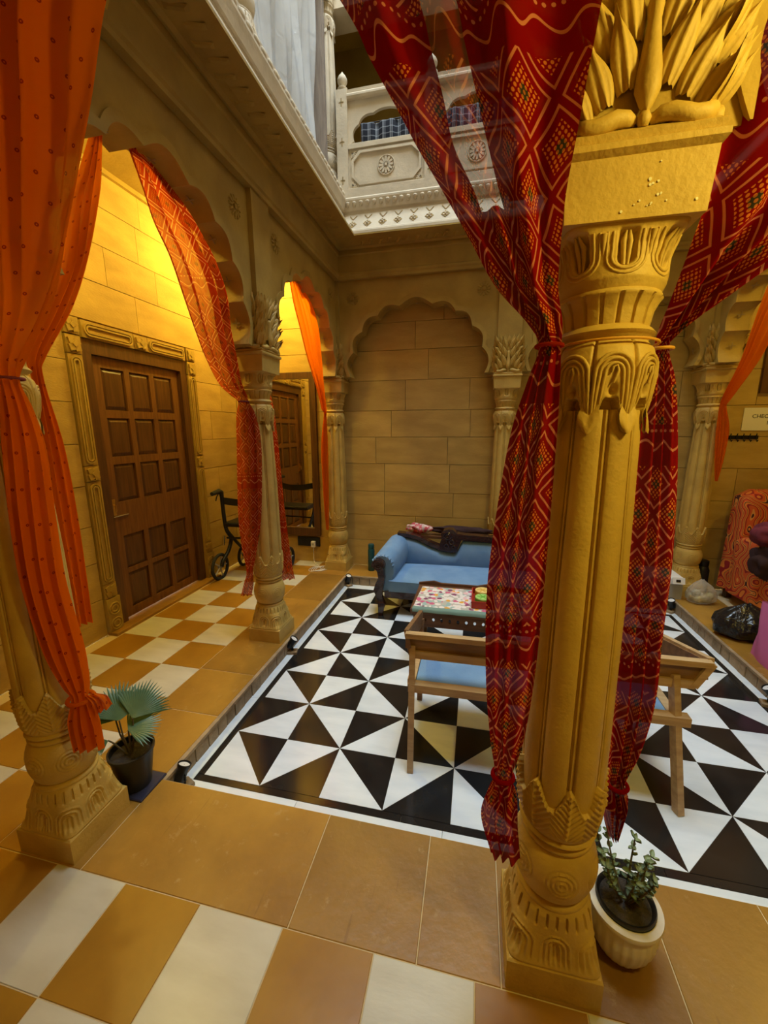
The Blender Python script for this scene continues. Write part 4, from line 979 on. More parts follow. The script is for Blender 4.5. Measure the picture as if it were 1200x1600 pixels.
# flared back: recessed board between two light rails
beam4('top_rail', (.340,.072,.660),(1.665,.072,.672), .034,.026, ACACIA)
beam4('back_board', (.350,.088,.612),(1.640,.088,.622), .016,.075, ACACIAD)
beam4('lower_back_rail', (.365,.082,.556),(1.615,.082,.566), .028,.040, ACACIA)
beam4('back_end', (1.668,.074,.676),(1.612,.080,.556), .030,.028, ACACIA)
beam4('back_end', (.342,.074,.664),(.362,.080,.556), .030,.020, ACACIAD)
for nm, a, b in (('arm_board', (.345,.085,.625),(.365,.49,.545)), ('arm_board', (1.655,.085,.635),(1.585,.50,.550))): beam4(nm, a, b, .016,.085, ACACIAD)
beam4('arm_rail', (1.668,.085,.682),(1.600,.50,.598), .026,.018, ACACIA); beam4('arm_rail', (.340,.085,.670),(.362,.49,.592), .022,.014, ACACIAD)
for x, xt in ((.362,.366),(1.545,1.585)): beam4('arm_post', (x,.47,.38),(xt,.48,.55), .028,.028, ACACIAD)
beam4('seat_rail', (.360,.045,.398),(1.600,.045,.408), .045,.042, ACACIA); beam4('seat_rail', (.360,.485,.398),(1.560,.485,.404), .04,.042, ACACIA)
for x in (.372,1.545): beam4('side_rail', (x,.06,.40),(x,.48,.40), .04,.042, ACACIA)
cushion(.395,1.525,.07,.465,.385,.428,.012,.012).build('seat_cushion', BLUE, se, True, 50)
# ============================================================ MIRROR, SOCKETS, CABLE
mi = thing('tall_mirror', 'tall dark wood framed mirror leaning flat on the gallery end wall', 'mirror', (0,YB,0))
mx0, mx1, mz0, mz1 = -1.70, -1.105, .43, 2.285
for lo, hi in (((mx0,-.04,mz0),(mx0+.07,-.002,mz1)),((mx1-.07,-.04,mz0),(mx1,-.002,mz1)),((mx0+.07,-.04,mz0),(mx1-.07,-.002,mz0+.10)),((mx0+.07,-.04,mz1-.07),(mx1-.07,-.002,mz1))): MB().bbox(lo,hi,.006).build('frame_rail', TEAKD, mi)
MB().cbox((mx0+.07,-.022,mz0+.10),(mx1-.07,-.004,mz1-.07)).build('glass', MIRROR, mi)
sk = thing('switch_board', 'black electrical switch board low on the wall under the mirror', 'socket', (-1.265,YB,.35))
MB().bbox((-.14,-.018,-.055),(.14,-.001,.055),.003).build('plate', BLACKP, sk)
for k in range(4): MB().cbox((-.125+.045*k,-.022,-.02),(-.095+.045*k,-.018,.02)).build('rocker_switch', BLACKP, sk)
chg = thing('phone_charger', 'white phone charger plugged into the black switch board', 'charger', (-1.195,YB-.019,.33))
MB().bbox((-.025,-.04,-.035),(.025,-.004,.035),.004).build('body', WHITEP, chg); MB().cbox((-.012,-.042,-.012),(.012,-.0401,.012)).build('port_face', GREYP, chg)
cb = MB(); pts = [(-1.19,2.56,.29),(-1.18,2.55,.12),(-1.1,2.48,.105)]
for k in range(60):
    a = k*.42; pts.append((-1.10+.06*math.cos(a)+.0016*k, 2.35+.09*math.sin(a*1.0+.4)+.0006*k, .105+.0004*(k%9)))
cb.tube([tuple(p) for p in crom(pts, 260)], .0032, 6); tag(cb.build('charging_cable', WHITEP, None, True), 'white charging cable coiled on the floor beside the far column', 'cable')
# ============================================================ ROLLATOR
wk = thing('rollator_walker', 'black folding rollator walker parked against the left wall behind the column', 'walker', (0,0,ZF))
def wheel(x, y, r=.105):
    t = MB(); t.tube([(x, y+r*math.cos(a), r+.004+r*math.sin(a)) for a in np.linspace(0,2*PI,37)], .017, 10, False); wob = t.build('wheel', RUBBER, wk, True)
    h_ = MB(); h_.tube([(x-.022,y,r+.004),(x+.022,y,r+.004)], .018, 14)
    for k in range(5): a = k*2*PI/5; h_.tube([(x,y,r+.004),(x,y+(r-.012)*math.cos(a),r+.004+(r-.012)*math.sin(a))], .007, 6)
    h_.build('spokes', GREYP, wob, True); return wob
xs_ = (-1.97,-1.40)
for x in xs_:
    wheel(x,1.87,.130); wheel(x,2.34,.115)
    hy = 1.90
    f_ = MB(); s = 1 if x < -1.7 else -1
    f_.tube(crom([(x+.03*s,1.96,.90),(x+.03*s,1.965,.70),(x+.03*s,1.99,.52),(x+.03*s,2.06,.40),(x+.03*s,2.00,.28),(x+.02*s,1.90,.19),(x+.02*s,1.87,.135)],30), .021, 10); f_.build('front_frame', BLACKM, wk, True)
    f_ = MB(); f_.tube(crom([(x+.03*s,2.0,.50),(x+.03*s,2.15,.34),(x+.02*s,2.30,.20),(x+.02*s,2.34,.12)],20), .018, 10); f_.build('rear_frame', BLACKM, wk, True)
    g_ = MB(); g_.tube([(x+.03*s,1.96,.88),(x+.03*s,1.955,.925),(x+.03*s,1.92,.945),(x+.03*s,1.80,.93)], [.021,.026,.024,.021], 10); hd = g_.build('handle', RUBBER, wk, True)
    b_ = MB(); b_.tube([(x+.03*s,1.91,.92),(x+.03*s,1.87,.885),(x+.03*s,1.855,.85)], .006, 8); b_.build('brake_lever', BLACKP, hd, True)
    c_ = MB(); c_.tube([(x+.03*s,1.94,.46),(x+.03*s,1.915,.36)], .013, 8); c_.build('chrome_strut', STEEL, wk, True)
MB().bbox((-1.95,1.96,.555),(-1.42,2.24,.60),.012).build('seat', BLACKP, wk)
P = np.zeros((2,20,3))
for i in range(2):
    for j in range(20): t = j/19; P[i,j] = (-1.94+.51*t, 1.955+.05*math.sin(PI*t), .80+.075*i-.03*math.sin(PI*t))
MB().grid(P).build('back_strap', BLACKP, wk, True)
MB().tube([(-1.95,2.0,.42),(-1.42,2.06,.42)], .010, 8).build('cross_brace', BLACKM, wk, True)
# ============================================================ PLANTS
pp = thing('potted_palm', 'small fan palm in a black plastic pot beside the shadowed column', 'plant', (-.79,-.50,ZF))
MB().lathe([(.058,.004),(.062,.004),(.086,.175),(.092,.178),(.092,.19),(.084,.19),(.080,.16),(.002,.158)],32).build('pot', BLACKP, pp, True, 50)
MB().bbox((-.075,-.075,0),(.095,.075,.010),.004).build('saucer', mat('dark_blue_plastic',(.03,.03,.06),.4), pp)
MB().lathe([(.002,.166),(.05,.168),(.081,.163)],24,cap=False).build('soil', SOIL, pp, True)
def fan(c, d, nrm, R_, spread, n, droop=.10):
    d = Vector(d).normalized(); s = d.cross(Vector(nrm)).normalized(); u = s.cross(d); b = MB(); c = Vector(c)
    for k in range(n):
        a = -spread/2+spread*k/(n-1); LL = R_*(1-.16*abs(a/spread)*2)*random.uniform(.93,1.03); w = R_*spread/n*.55
        dirv = d*math.cos(a)+s*math.sin(a); side = -d*math.sin(a)+s*math.cos(a); pts = []
        for q, ww in ((0.02,.10),(.35,.42),(.62,.60),(.82,.34),(1.0,.02)):
            p = c+dirv*LL*q-Vector((0,0,1))*droop*R_*q**3
            pts.append((p-side*w*ww*1.2, p+u*w*.5*ww*1.2, p+side*w*ww*1.2))
        b.grid(np.array([[tuple(v) for v in row] for row in pts]))
    return b
base = Vector((0,0,.165))
nc = Vector((.55,-.50,.67)).normalized(); e1 = Vector((.672,.740,0)); e2 = e1.cross(nc)
if e2.z < 0: e2 = -e2
for (tx,ty,tz,al,nv_,R_,spd) in ((-.030,-.010,.33,1.55,nc,.185,2.1),(.010,.020,.325,.95,(nc+Vector((.1,0,-.25))),.185,1.9),(-.060,.000,.32,2.1,(nc+Vector((-.3,.1,0))),.160,1.8),(.005,-.005,.285,.20,Vector((.15,-.25,.95)),.140,2.6),(-.045,-.06,.27,3.3,nc,.07,1.6)):
    st_ = MB(); p0 = base+Vector((tx*.2,ty*.2,0)); p1 = Vector((tx*.8,ty*.8,.25)); p2 = Vector((tx,ty,tz)); st_.tube([p0,p1*.5+p0*.5,p1,p2],[.0045,.004,.0035,.003],8); sto = st_.build('frond_stalk', STEM, pp, True)
    fan((tx,ty,tz), e1*math.cos(al)+e2*math.sin(al), nv_, R_, spd, 23).build('palm_frond', LEAFP, sto, True, 60)
jp = thing('potted_jade', 'jade plant in a ribbed white stone pot beside the golden column', 'plant', (1.135,-.665,ZF))
R0_ = MB(); n_ = 96; prof = [(.052,0),(.066,.012),(.082,.05),(.090,.09),(.089,.125),(.082,.15)]
P = np.zeros((24,n_,3)); zz_ = np.linspace(0,.15,24); rr_ = np.interp(zz_, [p[1] for p in prof], [p[0] for p in prof])
for i in range(24):
    for j in range(n_): a = 2*PI*j/n_; r_ = rr_[i]*(1+.05*abs(math.cos(a*12))*min(1,zz_[i]/.03)*min(1,(.15-zz_[i])/.03)); P[i,j] = (r_*math.cos(a),r_*math.sin(a),zz_[i])
MB().grid(P, True, caps=True).build('stone_pot', POTM, jp, True, 60)
MB().lathe([(.080,.146),(.098,.150),(.101,.158),(.099,.166),(.080,.168),(.078,.150)],48).build('pot_rim', mat('daylit_rim_marble',(.80,.77,.70),.4,(.66,.58,.46),9), jp, True, 50)  # same marble as the pot; daylight on the rim put into whiter colour
MB().lathe([(.070,.150),(.0785,.168),(.081,.178),(.078,.184),(.073,.182),(.068,.168),(.002,.166)],40).build('inner_pot', BLACKP, jp, True, 50)
MB().lathe([(.002,.172),(.035,.174),(.0695,.169)],24,cap=False).build('soil', SOIL, jp, True)
lm_ = MB(); P = np.zeros((5,5,3))
for i in range(5):
    for j in range(5): t = i/4; P[i,j] = ((j-2)/2*.0062*math.sin(PI*(.1+.86*t)), .021*t, .0035*((j-2)/2)**2-.002*math.sin(PI*t))
lm_.grid(P); lm_.grid(P[::-1]+np.array((0,0,.0022))); leafme = lm_.mesh('leaf', LEAFJ, True, 180)
rj = random.Random(4)
for k in range(11):
    az = k*2.4+.3; rad = rj.uniform(.015,.05); lean = rj.uniform(.2,.75); hh = rj.uniform(.09,.17); p0 = Vector((rad*.3*math.cos(az),rad*.3*math.sin(az)+.0,.17))
    p2 = Vector((math.cos(az)*(rad+lean*.09)+.012, math.sin(az)*(rad+lean*.09)+.012, .17+hh)); p1 = (p0+p2)/2+Vector((math.cos(az)*.01,math.sin(az)*.01,.01))
    pth = crom([tuple(p0),tuple(p1),tuple(p2)],8); sb = MB().tube([tuple(q) for q in pth],[.0042-.0003*i for i in range(8)],7).build('stem', STEM, jp, True)
    for i in range(2,8):
        for m_ in range(3):
            inst('leaf', leafme, sb, tuple(pth[i]), (rj.uniform(-.2,.9), rj.uniform(-.4,.4), rj.uniform(0,6.28)), (rj.uniform(.8,1.25),)*3)
# ============================================================ FLOOR SPOTLIGHTS
def spotlight(x, y, rz, label, tilt=1.15):
    t = thing('spotlight', label, 'spotlight', (x,y,0), rz, 'small floor spotlights in the court')
    MB().bbox((-.030,-.036,0),(.030,.036,.022),.004).build('base', KERB, t)
    MB().tube([(0,0,.02),(0,-.004,.055)], .010, 10).build('stem', BLACKM, t, True)
    R_ = Matrix.Rotation(-tilt,3,'X'); pr = [(.012,-.045),(.024,-.040),(.026,-.02),(.026,.02),(.031,.03),(.031,.042),(.027,.042),(.025,.036)]
    b = MB().lathe(pr,24); c = Vector((0,-.004,.085)); b.v = [tuple(R_ @ Vector(v)+c) for v in b.v]; hd = b.build('lamp_head', BLACKM, t, True, 50)
    b = MB().lathe([(.002,.037),(.0255,.036)],24,cap=False); b.v = [tuple(R_ @ Vector(v)+c) for v in b.v]; b.build('lens', LENS, hd, True)
    y_ = MB(); y_.tube([(-.029,-.004,.085),(-.030,-.004,.06),(0,-.004,.05),(.030,-.004,.06),(.029,-.004,.085)], .004, 8); y_.build('yoke', BLACKM, t, True)
    return t
spotlight(-.645,-.385,-.4,'black floor spotlight with white lens in the near left court corner', .45)
spotlight(-.655,.82,-1.3,'black floor spotlight at the foot of the middle left column',.6)
spotlight(-.645,2.19,-2.2,'black floor spotlight in the far left court corner by the chaise',.4)
spotlight(2.445,.88,1.3,'black floor spotlight at the right edge of the court',.6)
spotlight(2.45,2.19,2.2,'black floor spotlight in the far right court corner',.4)
# ============================================================ RIGHT GALLERY
pr_ = thing('printer', 'white desktop printer on the ledge beside the far right column', 'printer', (2.42,2.43,ZF))
MB().bbox((-.17,-.16,0),(.14,.14,.15),.01).build('body', GREYP, pr_); MB().bbox((-.17,-.17,.15),(.14,.14,.215),.012).build('scanner_lid', WHITEP, pr_)
cp = MB().box((.09,-.178,.185),(.10,.012,.06), Matrix.Rotation(-.3,3,'X')).build('control_panel', WHITEP, pr_); MB().box((.085,-.186,.188),(.036,.004,.022), Matrix.Rotation(-.3,3,'X')).build('display', SCREEN, cp)
def bag(name, c, s, m, label, cat, seed, neck=True):
    t = thing(name, label, cat, c); nu, nv = 26, 48; P = np.zeros((nu,nv,3)); r = random.Random(seed); ph = [r.uniform(0,6.28) for _ in range(6)]
    for i in range(nu):
        q = i/(nu-1); prof = np.interp(q, (0,.03,.12,.35,.6,.8,.92,1), (.05,.72,.95,1.0,.86,.55,.25,.10))
        for j in range(nv):
            a = 2*PI*j/nv; f = 1+.07*math.sin(3*a+ph[0]+2*q)+.05*math.sin(7*a+ph[1]-5*q)+.07*q*math.sin(13*a+ph[2])
            P[i,j] = (s[0]*prof*f*math.cos(a), s[1]*prof*f*math.sin(a), s[2]*q*(1+.05*math.sin(2*a+ph[3])))
    MB().grid(P, True, caps=True).build('sack', m, t, True, 180)
    return t
cbg = bag('clear_plastic_bag', (2.69,2.235,ZF), (.12,.085,.215), BAGF, 'clear plastic bag of oddments on the ledge by the far right column', 'bag', 3)
r = random.Random(8)
for k in range(9): blob(r.uniform(-.06,.06), r.uniform(-.04,.04), r.uniform(.03,.10), .035,.03,.03, mat('bag_content%d'%(k%3), ((.7,.66,.55),(.45,.42,.30),(.62,.55,.25))[k%3], .5), 'bag_content', cbg, k, .2, 10, 14)
bbg = bag('black_rubbish_bag', (2.70,1.63,ZF), (.205,.17,.25), BLACKBAG, 'black plastic rubbish bag slumped on the right ledge', 'bag', 12)
tt = thing('pink_tote', 'pink canvas tote bag standing on the right ledge', 'bag', (2.655,1.15,ZF), PI/2)
P = np.zeros((14,40,3))
for i in range(14):
    q = i/13
    for j in range(40):
        a = 2*PI*j/40; sx, sy = .205*(1+.04*q), .075*(1-.35*q); x = math.copysign(abs(math.cos(a))**.5, math.cos(a))*sx; y = math.copysign(abs(math.sin(a))**.5, math.sin(a))*sy
        P[i,j] = (x+.006*math.sin(6*q+3*a), y+.008*math.sin(5*q+5*a), .385*q*(1+.02*math.sin(2*a)))
b = MB().grid(P, True); b.f.append(tuple(range(39,-1,-1))); b.build('bag_body', PINK, tt, True, 70)
for s in (-1,1):
    pth = crom([(-.10,s*.056,.34),(-.095,s*.066,.385),(-.05,s*.082,.36),(.0,s*.086,.26),(.05,s*.082,.36),(.095,s*.066,.385),(.10,s*.056,.34)],30)
    b = MB(); P = np.zeros((30,2,3))
    for i in range(30): P[i,0] = pth[i]+np.array((0,s*.001,-.0)); P[i,1] = pth[i]+np.array((0,s*.003,.022))
    b.grid(P).build('strap', PINK, tt, True, 180)
ac = thing('draped_armchair', 'armchair under an orange paisley cover in the right gallery corner', 'chair', (3.29,2.21,ZF), .10)
for x in (-.26,.26):
    for y in (-.25,.25): MB().cbox((x-.025,y-.025,0),(x+.025,y+.025,.22)).build('leg', TEAKD, ac)
cushion(-.30,.30,-.30,.30,.22,.44,.05,.05).build('seat', PAISLEY, ac, True, 60)
# back, with the cover falling over it in folds
def foldy(x0, x1, y0, y1, z0, z1, name, m, seed, n=60):
    r = random.Random(seed); P = np.zeros((16,n,3)); pa = r.uniform(0,6)
    for i in range(16):
        q = i/15
        for j in range(n):
            a = 2*PI*j/n; x = math.copysign(abs(math.cos(a))**.35, math.cos(a)); y = math.copysign(abs(math.sin(a))**.35, math.sin(a)); k = 1+(.04*math.sin(9*a+pa)+.03*math.sin(15*a))*(1-q)
            sh = 1 if q < .9 else 1-.3*((q-.9)/.1)**2
            P[i,j] = ((x0+x1)/2+(x1-x0)/2*x*k*sh, (y0+y1)/2+(y1-y0)/2*y*k*sh, z0+(z1-z0)*q)
    return MB().grid(P, True, caps=True).build(name, m, ac, True, 60)
foldy(-.33,.33,.12,.32,.10,1.02,'covered_back',PAISLEY,2); foldy(-.36,-.22,-.32,.15,.10,.62,'covered_arm',PAISLEY,3); foldy(.22,.36,-.32,.15,.10,.62,'covered_arm',PAISLEY,4)
o = blob(2.97,1.95,.82,.13,.10,.09,MAROON,'maroon_cloth_bundle',None,21,.22); tag(o, 'maroon cloth bundle hung over the draped armchair arm', 'cloth')
o = blob(2.98,1.93,.60,.13,.09,.13,DKBROWN,'brown_cloth_bundle',None,22,.22); tag(o, 'dark brown bag hanging below the maroon bundle on the armchair', 'bag')
fk = thing('black_flask', 'black flask standing on the ledge behind the clear plastic bag', 'flask', (2.83,2.54,ZF)); MB().lathe([(.05,0),(.055,.01),(.055,.22),(.045,.25),(.04,.26)],24).build('body', BLACKP, fk, True, 50); MB().lathe([(.042,.26),(.044,.265),(.044,.31),(.03,.32)],24).build('lid', BLACKM, fk, True, 50)
bxp = thing('paper_box', 'pale carton lying on the floor behind the black bag', 'box', (3.09,1.66,ZF), .4); MB().bbox((-.12,-.08,0),(.12,.08,.06),.003).build('carton', PAPER, bxp); MB().box((0,0,.0605),(.24,.012,.001)).build('tape_seam', GREYP, bxp)
sg = thing('paper_sign', 'laminated paper sign about checking out on the right gallery wall', 'sign', (3.20,YB,1.735)); MB().cbox((-.205,-.006,-.10),(.205,-.002,.10)).build('sheet', PAPER, sg)
def text(s, size, loc, parent, m, rot=(PI/2,0,0)):
    cu = bpy.data.curves.new('lettering', 'FONT'); cu.body = s; cu.size = size; cu.align_x = 'CENTER'; cu.extrude = .0006; ob = bpy.data.objects.new('lettering_curve', cu); COL.objects.link(ob)
    dg = bpy.context.evaluated_depsgraph_get(); me = bpy.data.meshes.new_from_object(ob.evaluated_get(dg)); bpy.data.objects.remove(ob); me.materials.clear(); me.materials.append(m); me.name = 'lettering'
    return inst('lettering', me, parent, loc, rot)
text('CHECK OUT', .048, (.0,-.0068,.010), sg, INK); text('10', .048, (.0,-.0068,-.048), sg, INK)
hr = thing('hook_rail', 'black wall rail with five coat hooks under the paper sign', 'hook rail', (3.01,YB,1.575)); MB().bbox((-.125,-.014,-.016),(.125,-.002,.016),.003).build('rail', BLACKM, hr)
for k in range(5):
    x = -.10+.05*k; MB().tube([(x,-.014,0),(x,-.035,-.02),(x,-.05,-.038),(x,-.06,-.022)], .004, 8).build('hook', BLACKM, hr, True); MB().tube([(x,-.014,.005),(x,-.03,.02),(x,-.034,.034)], .004, 8).build('peg', BLACKM, hr, True)
pc = thing('dark_picture', 'dark wooden framed panel high on the right gallery wall', 'picture', (3.40,YB,2.30))
for lo, hi in (((-.32,-.03,-.34),(-.25,-.002,.34)),((.25,-.03,-.34),(.32,-.002,.34)),((-.25,-.03,-.34),(.25,-.002,-.27)),((-.25,-.03,.27),(.25,-.002,.34))): MB().bbox(lo,hi,.004).build('frame_rail', TEAKD, pc)
MB().cbox((-.25,-.012,-.27),(.25,-.003,.27)).build('panel', ROSEW, pc)
# ============================================================ CURTAINS
def drape(name, secs, m, label, width=1.0, folds=7, amp=.022, cat='curtain', group=None, nu=110, nv=130, seed=1, v0=0.0, part_of=None):
    # secs: rows (left point, right point, fold depth factor) from the top to the hem
    rows = np.array([list(a)+list(b)+[k] for a, b, k in secs], float); R_ = crom(rows, nu); rr = random.Random(seed); ph = [rr.uniform(0,6.28) for _ in range(4)]
    mid = (R_[:,:3]+R_[:,3:6])/2; dl = np.r_[0, np.cumsum(np.linalg.norm(np.diff(mid, axis=0), axis=1))]
    P = np.zeros((nu,nv,3)); UV = np.zeros((nu,nv,2)); S = np.linspace(-1,1,nv)
    for i in range(nu):
        a, b, k = R_[i,:3], R_[i,3:6], R_[i,6]; w = b-a; hw = np.linalg.norm(w); t = mid[min(i+1,nu-1)]-mid[max(i-1,0)]; t /= np.linalg.norm(t)+1e-9; n = np.cross(w/(hw+1e-9), t); n /= np.linalg.norm(n)+1e-9
        d = dl[i]
        wave = np.sin(folds*PI*(S+.12*np.sin(S*3+ph[3]))+ph[0]+.35*math.sin(d*3+ph[1]))+.45*np.sin(folds*2.3*PI*S*.5+ph[2]+d*1.7)+.22*np.sin(folds*4.1*S+d*4+ph[3])
        rnd = np.sqrt(np.maximum(0,1-S**2*.85))          # gathered cloth is round in section
        P[i] = mid[i]+np.outer(S*.5, w)+np.outer(amp*k*wave*(.35+.65*rnd), n)
        al = np.r_[0, np.cumsum(np.linalg.norm(np.diff(P[i], axis=0), axis=1))]; UV[i,:,0] = al-al[-1]/2; UV[i,:,1] = v0-d
    o = MB().grid(P, uv=UV).build(name, m, part_of, True, 180)
    if label: tag(o, label, cat, group)
    return o
def tie(name, c, rx, rz, m, par, tilt=0.0):
    b = MB(); b.tube([(c[0]+rx*math.cos(a), c[1]+rx*math.sin(a), c[2]+tilt*math.cos(a)) for a in np.linspace(0,2*PI,41)], rz, 8, False); return b.build(name, m, par, True)
GR = 'tied-back curtains on the columns'
Y1 = -.80
c1 = drape('red_curtain', [
 ((.06,-.845,2.90),(.74,-.885,2.84),.7),((.22,-.86,2.66),(.805,-.915,2.58),.7),((.368,-.86,2.446),(.810,-.92,2.362),.75),((.41,-.86,2.365),(.806,-.92,2.296),.75),((.459,-.855,2.281),(.798,-.915,2.229),.75),((.509,-.85,2.196),(.792,-.895,2.158),.75),((.566,-.845,2.109),(.786,-.865,2.084),1.0),((.617,-.83,2.031),(.786,-.85,2.015),.9),((.671,-.815,1.945),(.788,-.84,1.935),.8),((.738,-.80,1.874),(.803,-.825,1.871),.7),
 ((.765,-.785,1.831),(.807,-.81,1.829),0.29),((.744,-.79,1.758),(.808,-.82,1.757),0.38),((.713,-.79,1.619),(.813,-.81,1.619),0.53),((.684,-.79,1.307),(.812,-.81,1.317),0.58),((.690,-.79,1.045),(.806,-.81,1.062),0.53),((.709,-.79,.859),(.790,-.81,.873),0.38),
 ((.726,-.79,.757),(.770,-.80,.761),0.26),((.712,-.79,.70),(.785,-.81,.71),0.48),((.695,-.79,.608),(.792,-.82,.63),0.58),((.728,-.79,.485),(.808,-.82,.505),0.43)],
 REDS, 'sheer red tie-dyed curtain tied to the left of the golden column', .50, 3.2, .034, group=GR, seed=2, nu=170, nv=150)
c2 = drape('red_curtain', [
 ((1.05,-.83,2.88),(1.80,-.83,2.90),.9),((1.055,-.83,2.65),(1.62,-.83,2.60),1.0),((1.055,-.825,2.40),(1.46,-.825,2.33),1.1),((1.055,-.815,2.25),(1.38,-.815,2.18),1.1),((1.052,-.80,2.10),(1.30,-.80,2.04),1.1),((1.045,-.76,2.01),(1.20,-.76,1.975),1.0),((1.045,-.70,1.935),(1.13,-.70,1.915),.9),((1.043,-.66,1.880),(1.08,-.655,1.872),.7),
 ((1.041,-.64,1.840),(1.074,-.64,1.838),0.30),((1.036,-.64,1.764),(1.098,-.64,1.763),0.40),((1.034,-.64,1.614),(1.122,-.64,1.615),0.55),((1.034,-.64,1.454),(1.139,-.64,1.458),0.60),((1.034,-.64,1.284),(1.15,-.64,1.292),0.60),((1.032,-.64,1.1),(1.152,-.64,1.114),0.55),((1.040,-.64,.905),(1.157,-.64,.924),0.50),((1.048,-.64,.76),(1.14,-.64,.775),0.40),
 ((1.060,-.64,.645),(1.105,-.64,.652),0.28),((1.056,-.64,.585),(1.122,-.64,.595),0.50),((1.060,-.64,.52),(1.118,-.64,.535),0.45),((1.084,-.64,.451),(1.106,-.64,.457),0.25)],
 RED, 'red tie-dyed curtain tied to the right of the golden column', .48, 3.2, .030, group=GR, seed=5, nu=170, nv=150, v0=.2)
tie('tie_cord', (.915,-.717,1.838), .101, .003, CORDM, c2, .0)
tie('knot_band', (1.058,-.64,1.842), .021, .004, CORDM, c2); tie('knot_band', (.786,-.797,1.832), .026, .004, REDL, c1)
tie('hem_knot', (.748,-.795,.757), .026, .006, RED, c1); tie('hem_knot', (1.083,-.64,.647), .026, .006, RED, c2)
c3 = drape('orange_curtain', [
 ((-.52,-.845,2.90),(.05,-.845,2.90),1.0),((-.60,-.845,2.66),(-.14,-.845,2.583),1.0),((-.61,-.845,2.402),(-.225,-.845,2.355),1.1),((-.655,-.84,2.119),(-.345,-.84,2.093),1.1),((-.69,-.82,1.99),(-.45,-.82,1.98),1.1),((-.757,-.79,1.88),(-.619,-.78,1.874),.9),
 ((-.752,-.79,1.815),(-.675,-.77,1.812),0.39),((-.752,-.79,1.729),(-.645,-.77,1.727),0.59),((-.758,-.80,1.61),(-.612,-.775,1.611),0.72),((-.765,-.81,1.4),(-.610,-.78,1.409),0.78),((-.765,-.81,1.176),(-.617,-.78,1.192),0.78),((-.752,-.79,.94),(-.603,-.77,.963),0.72),((-.726,-.77,.797),(-.621,-.76,.814),0.52),
 ((-.706,-.765,.742),(-.640,-.76,.750),0.33),((-.726,-.765,.655),(-.608,-.76,.670),0.72),((-.722,-.765,.534),(-.600,-.76,.560),0.72)],
 ORANGE, 'orange dotted curtain knotted beside the shadowed left column', .48, 3.2, .030, group=GR, seed=7, nu=150, nv=130)
tie('tie_band', (-.714,-.782,1.815), .040, .004, MAROON, c3); tie('hem_knot', (-.673,-.763,.744), .038, .007, ORANGE, c3)
kn = drape('knot_tails', [((-.650,-.77,.760),(-.625,-.75,.765),.5),((-.620,-.77,.735),(-.585,-.745,.755),1.0),((-.615,-.77,.690),(-.570,-.74,.715),1.2)], ORANGE, None, .2, 3, .012, nu=24, nv=40, part_of=c3)
c4 = drape('orange_curtain', [
 ((-.88,-.20,2.80),(-.88,-.136,2.88),.9),((-.88,-.29,2.60),(-.88,-.165,2.74),1.0),((-.88,-.37,2.45),(-.88,-.194,2.607),1.0),((-.88,-.415,2.250),(-.88,-.295,2.336),1.0),((-.88,-.51,2.08),(-.88,-.391,2.125),.9),((-.88,-.585,1.93),(-.88,-.526,1.918),.7),((-.87,-.592,1.84),(-.86,-.558,1.84),.6),((-.88,-.60,1.6),(-.86,-.52,1.6),1.0),((-.88,-.60,1.3),(-.86,-.51,1.3),1.0),((-.88,-.59,.9),(-.86,-.52,.9),1.0)],
 ORANGE, 'orange dotted curtain half seen behind the shadowed column at the door arch', .40, 3, .018, group=GR, seed=9, nu=90, nv=80)
c5 = drape('patterned_red_curtain', [
 ((-.88,-.010,2.885),(-.88,.10,2.875),.7),((-.88,.044,2.75),(-.88,.30,2.800),1.0),((-.88,.089,2.628),(-.88,.42,2.720),1.1),((-.88,.174,2.51),(-.88,.54,2.610),1.2),((-.88,.246,2.356),(-.88,.630,2.45),1.2),((-.885,.328,2.203),(-.885,.655,2.276),1.1),((-.90,.425,2.069),(-.89,.715,2.110),1.0),((-.925,.568,1.942),(-.89,.755,1.975),.8),((-.925,.685,1.885),(-.855,.765,1.895),.6),
 ((-.905,.735,1.845),(-.845,.768,1.845),0.30),((-.925,.735,1.755),(-.80,.765,1.753),0.54),((-.940,.735,1.543),(-.775,.765,1.544),0.66),((-.964,.735,1.095),(-.805,.765,1.102),0.66),((-.959,.735,.861),(-.847,.76,.867),0.54),((-.940,.74,.664),(-.895,.75,.668),0.30),((-.965,.735,.57),(-.90,.755,.575),0.54),((-1.00,.735,.465),(-.923,.755,.472),0.54)],
 REDL, 'thin red geometric curtain tied to the near side of the slender column', .50, 3.2, .024, group=GR, seed=11, nu=150, nv=110)
tie('tie_band', (-.875,.752,1.848), .032, .004, MAROON, c5)
c6 = drape('patterned_red_curtain', [
 ((-.90,1.12,2.62),(-.90,1.30,2.80),.6),((-.90,1.04,2.3),(-.89,1.14,2.35),.8),((-.88,1.02,2.0),(-.85,1.06,2.0),.6),((-.86,1.03,1.81),(-.818,1.06,1.809),.6),((-.862,1.05,1.529),(-.795,1.06,1.53),.9),((-.857,1.05,1.038),(-.771,1.06,1.041),1.0),((-.85,1.05,.621),(-.735,1.06,.629),1.0),((-.86,1.05,.485),(-.715,1.06,.496),1.0)],
 REDL, 'thin red geometric curtain hanging behind the slender column', .35, 2.5, .015, group=GR, seed=13, nu=90, nv=70)
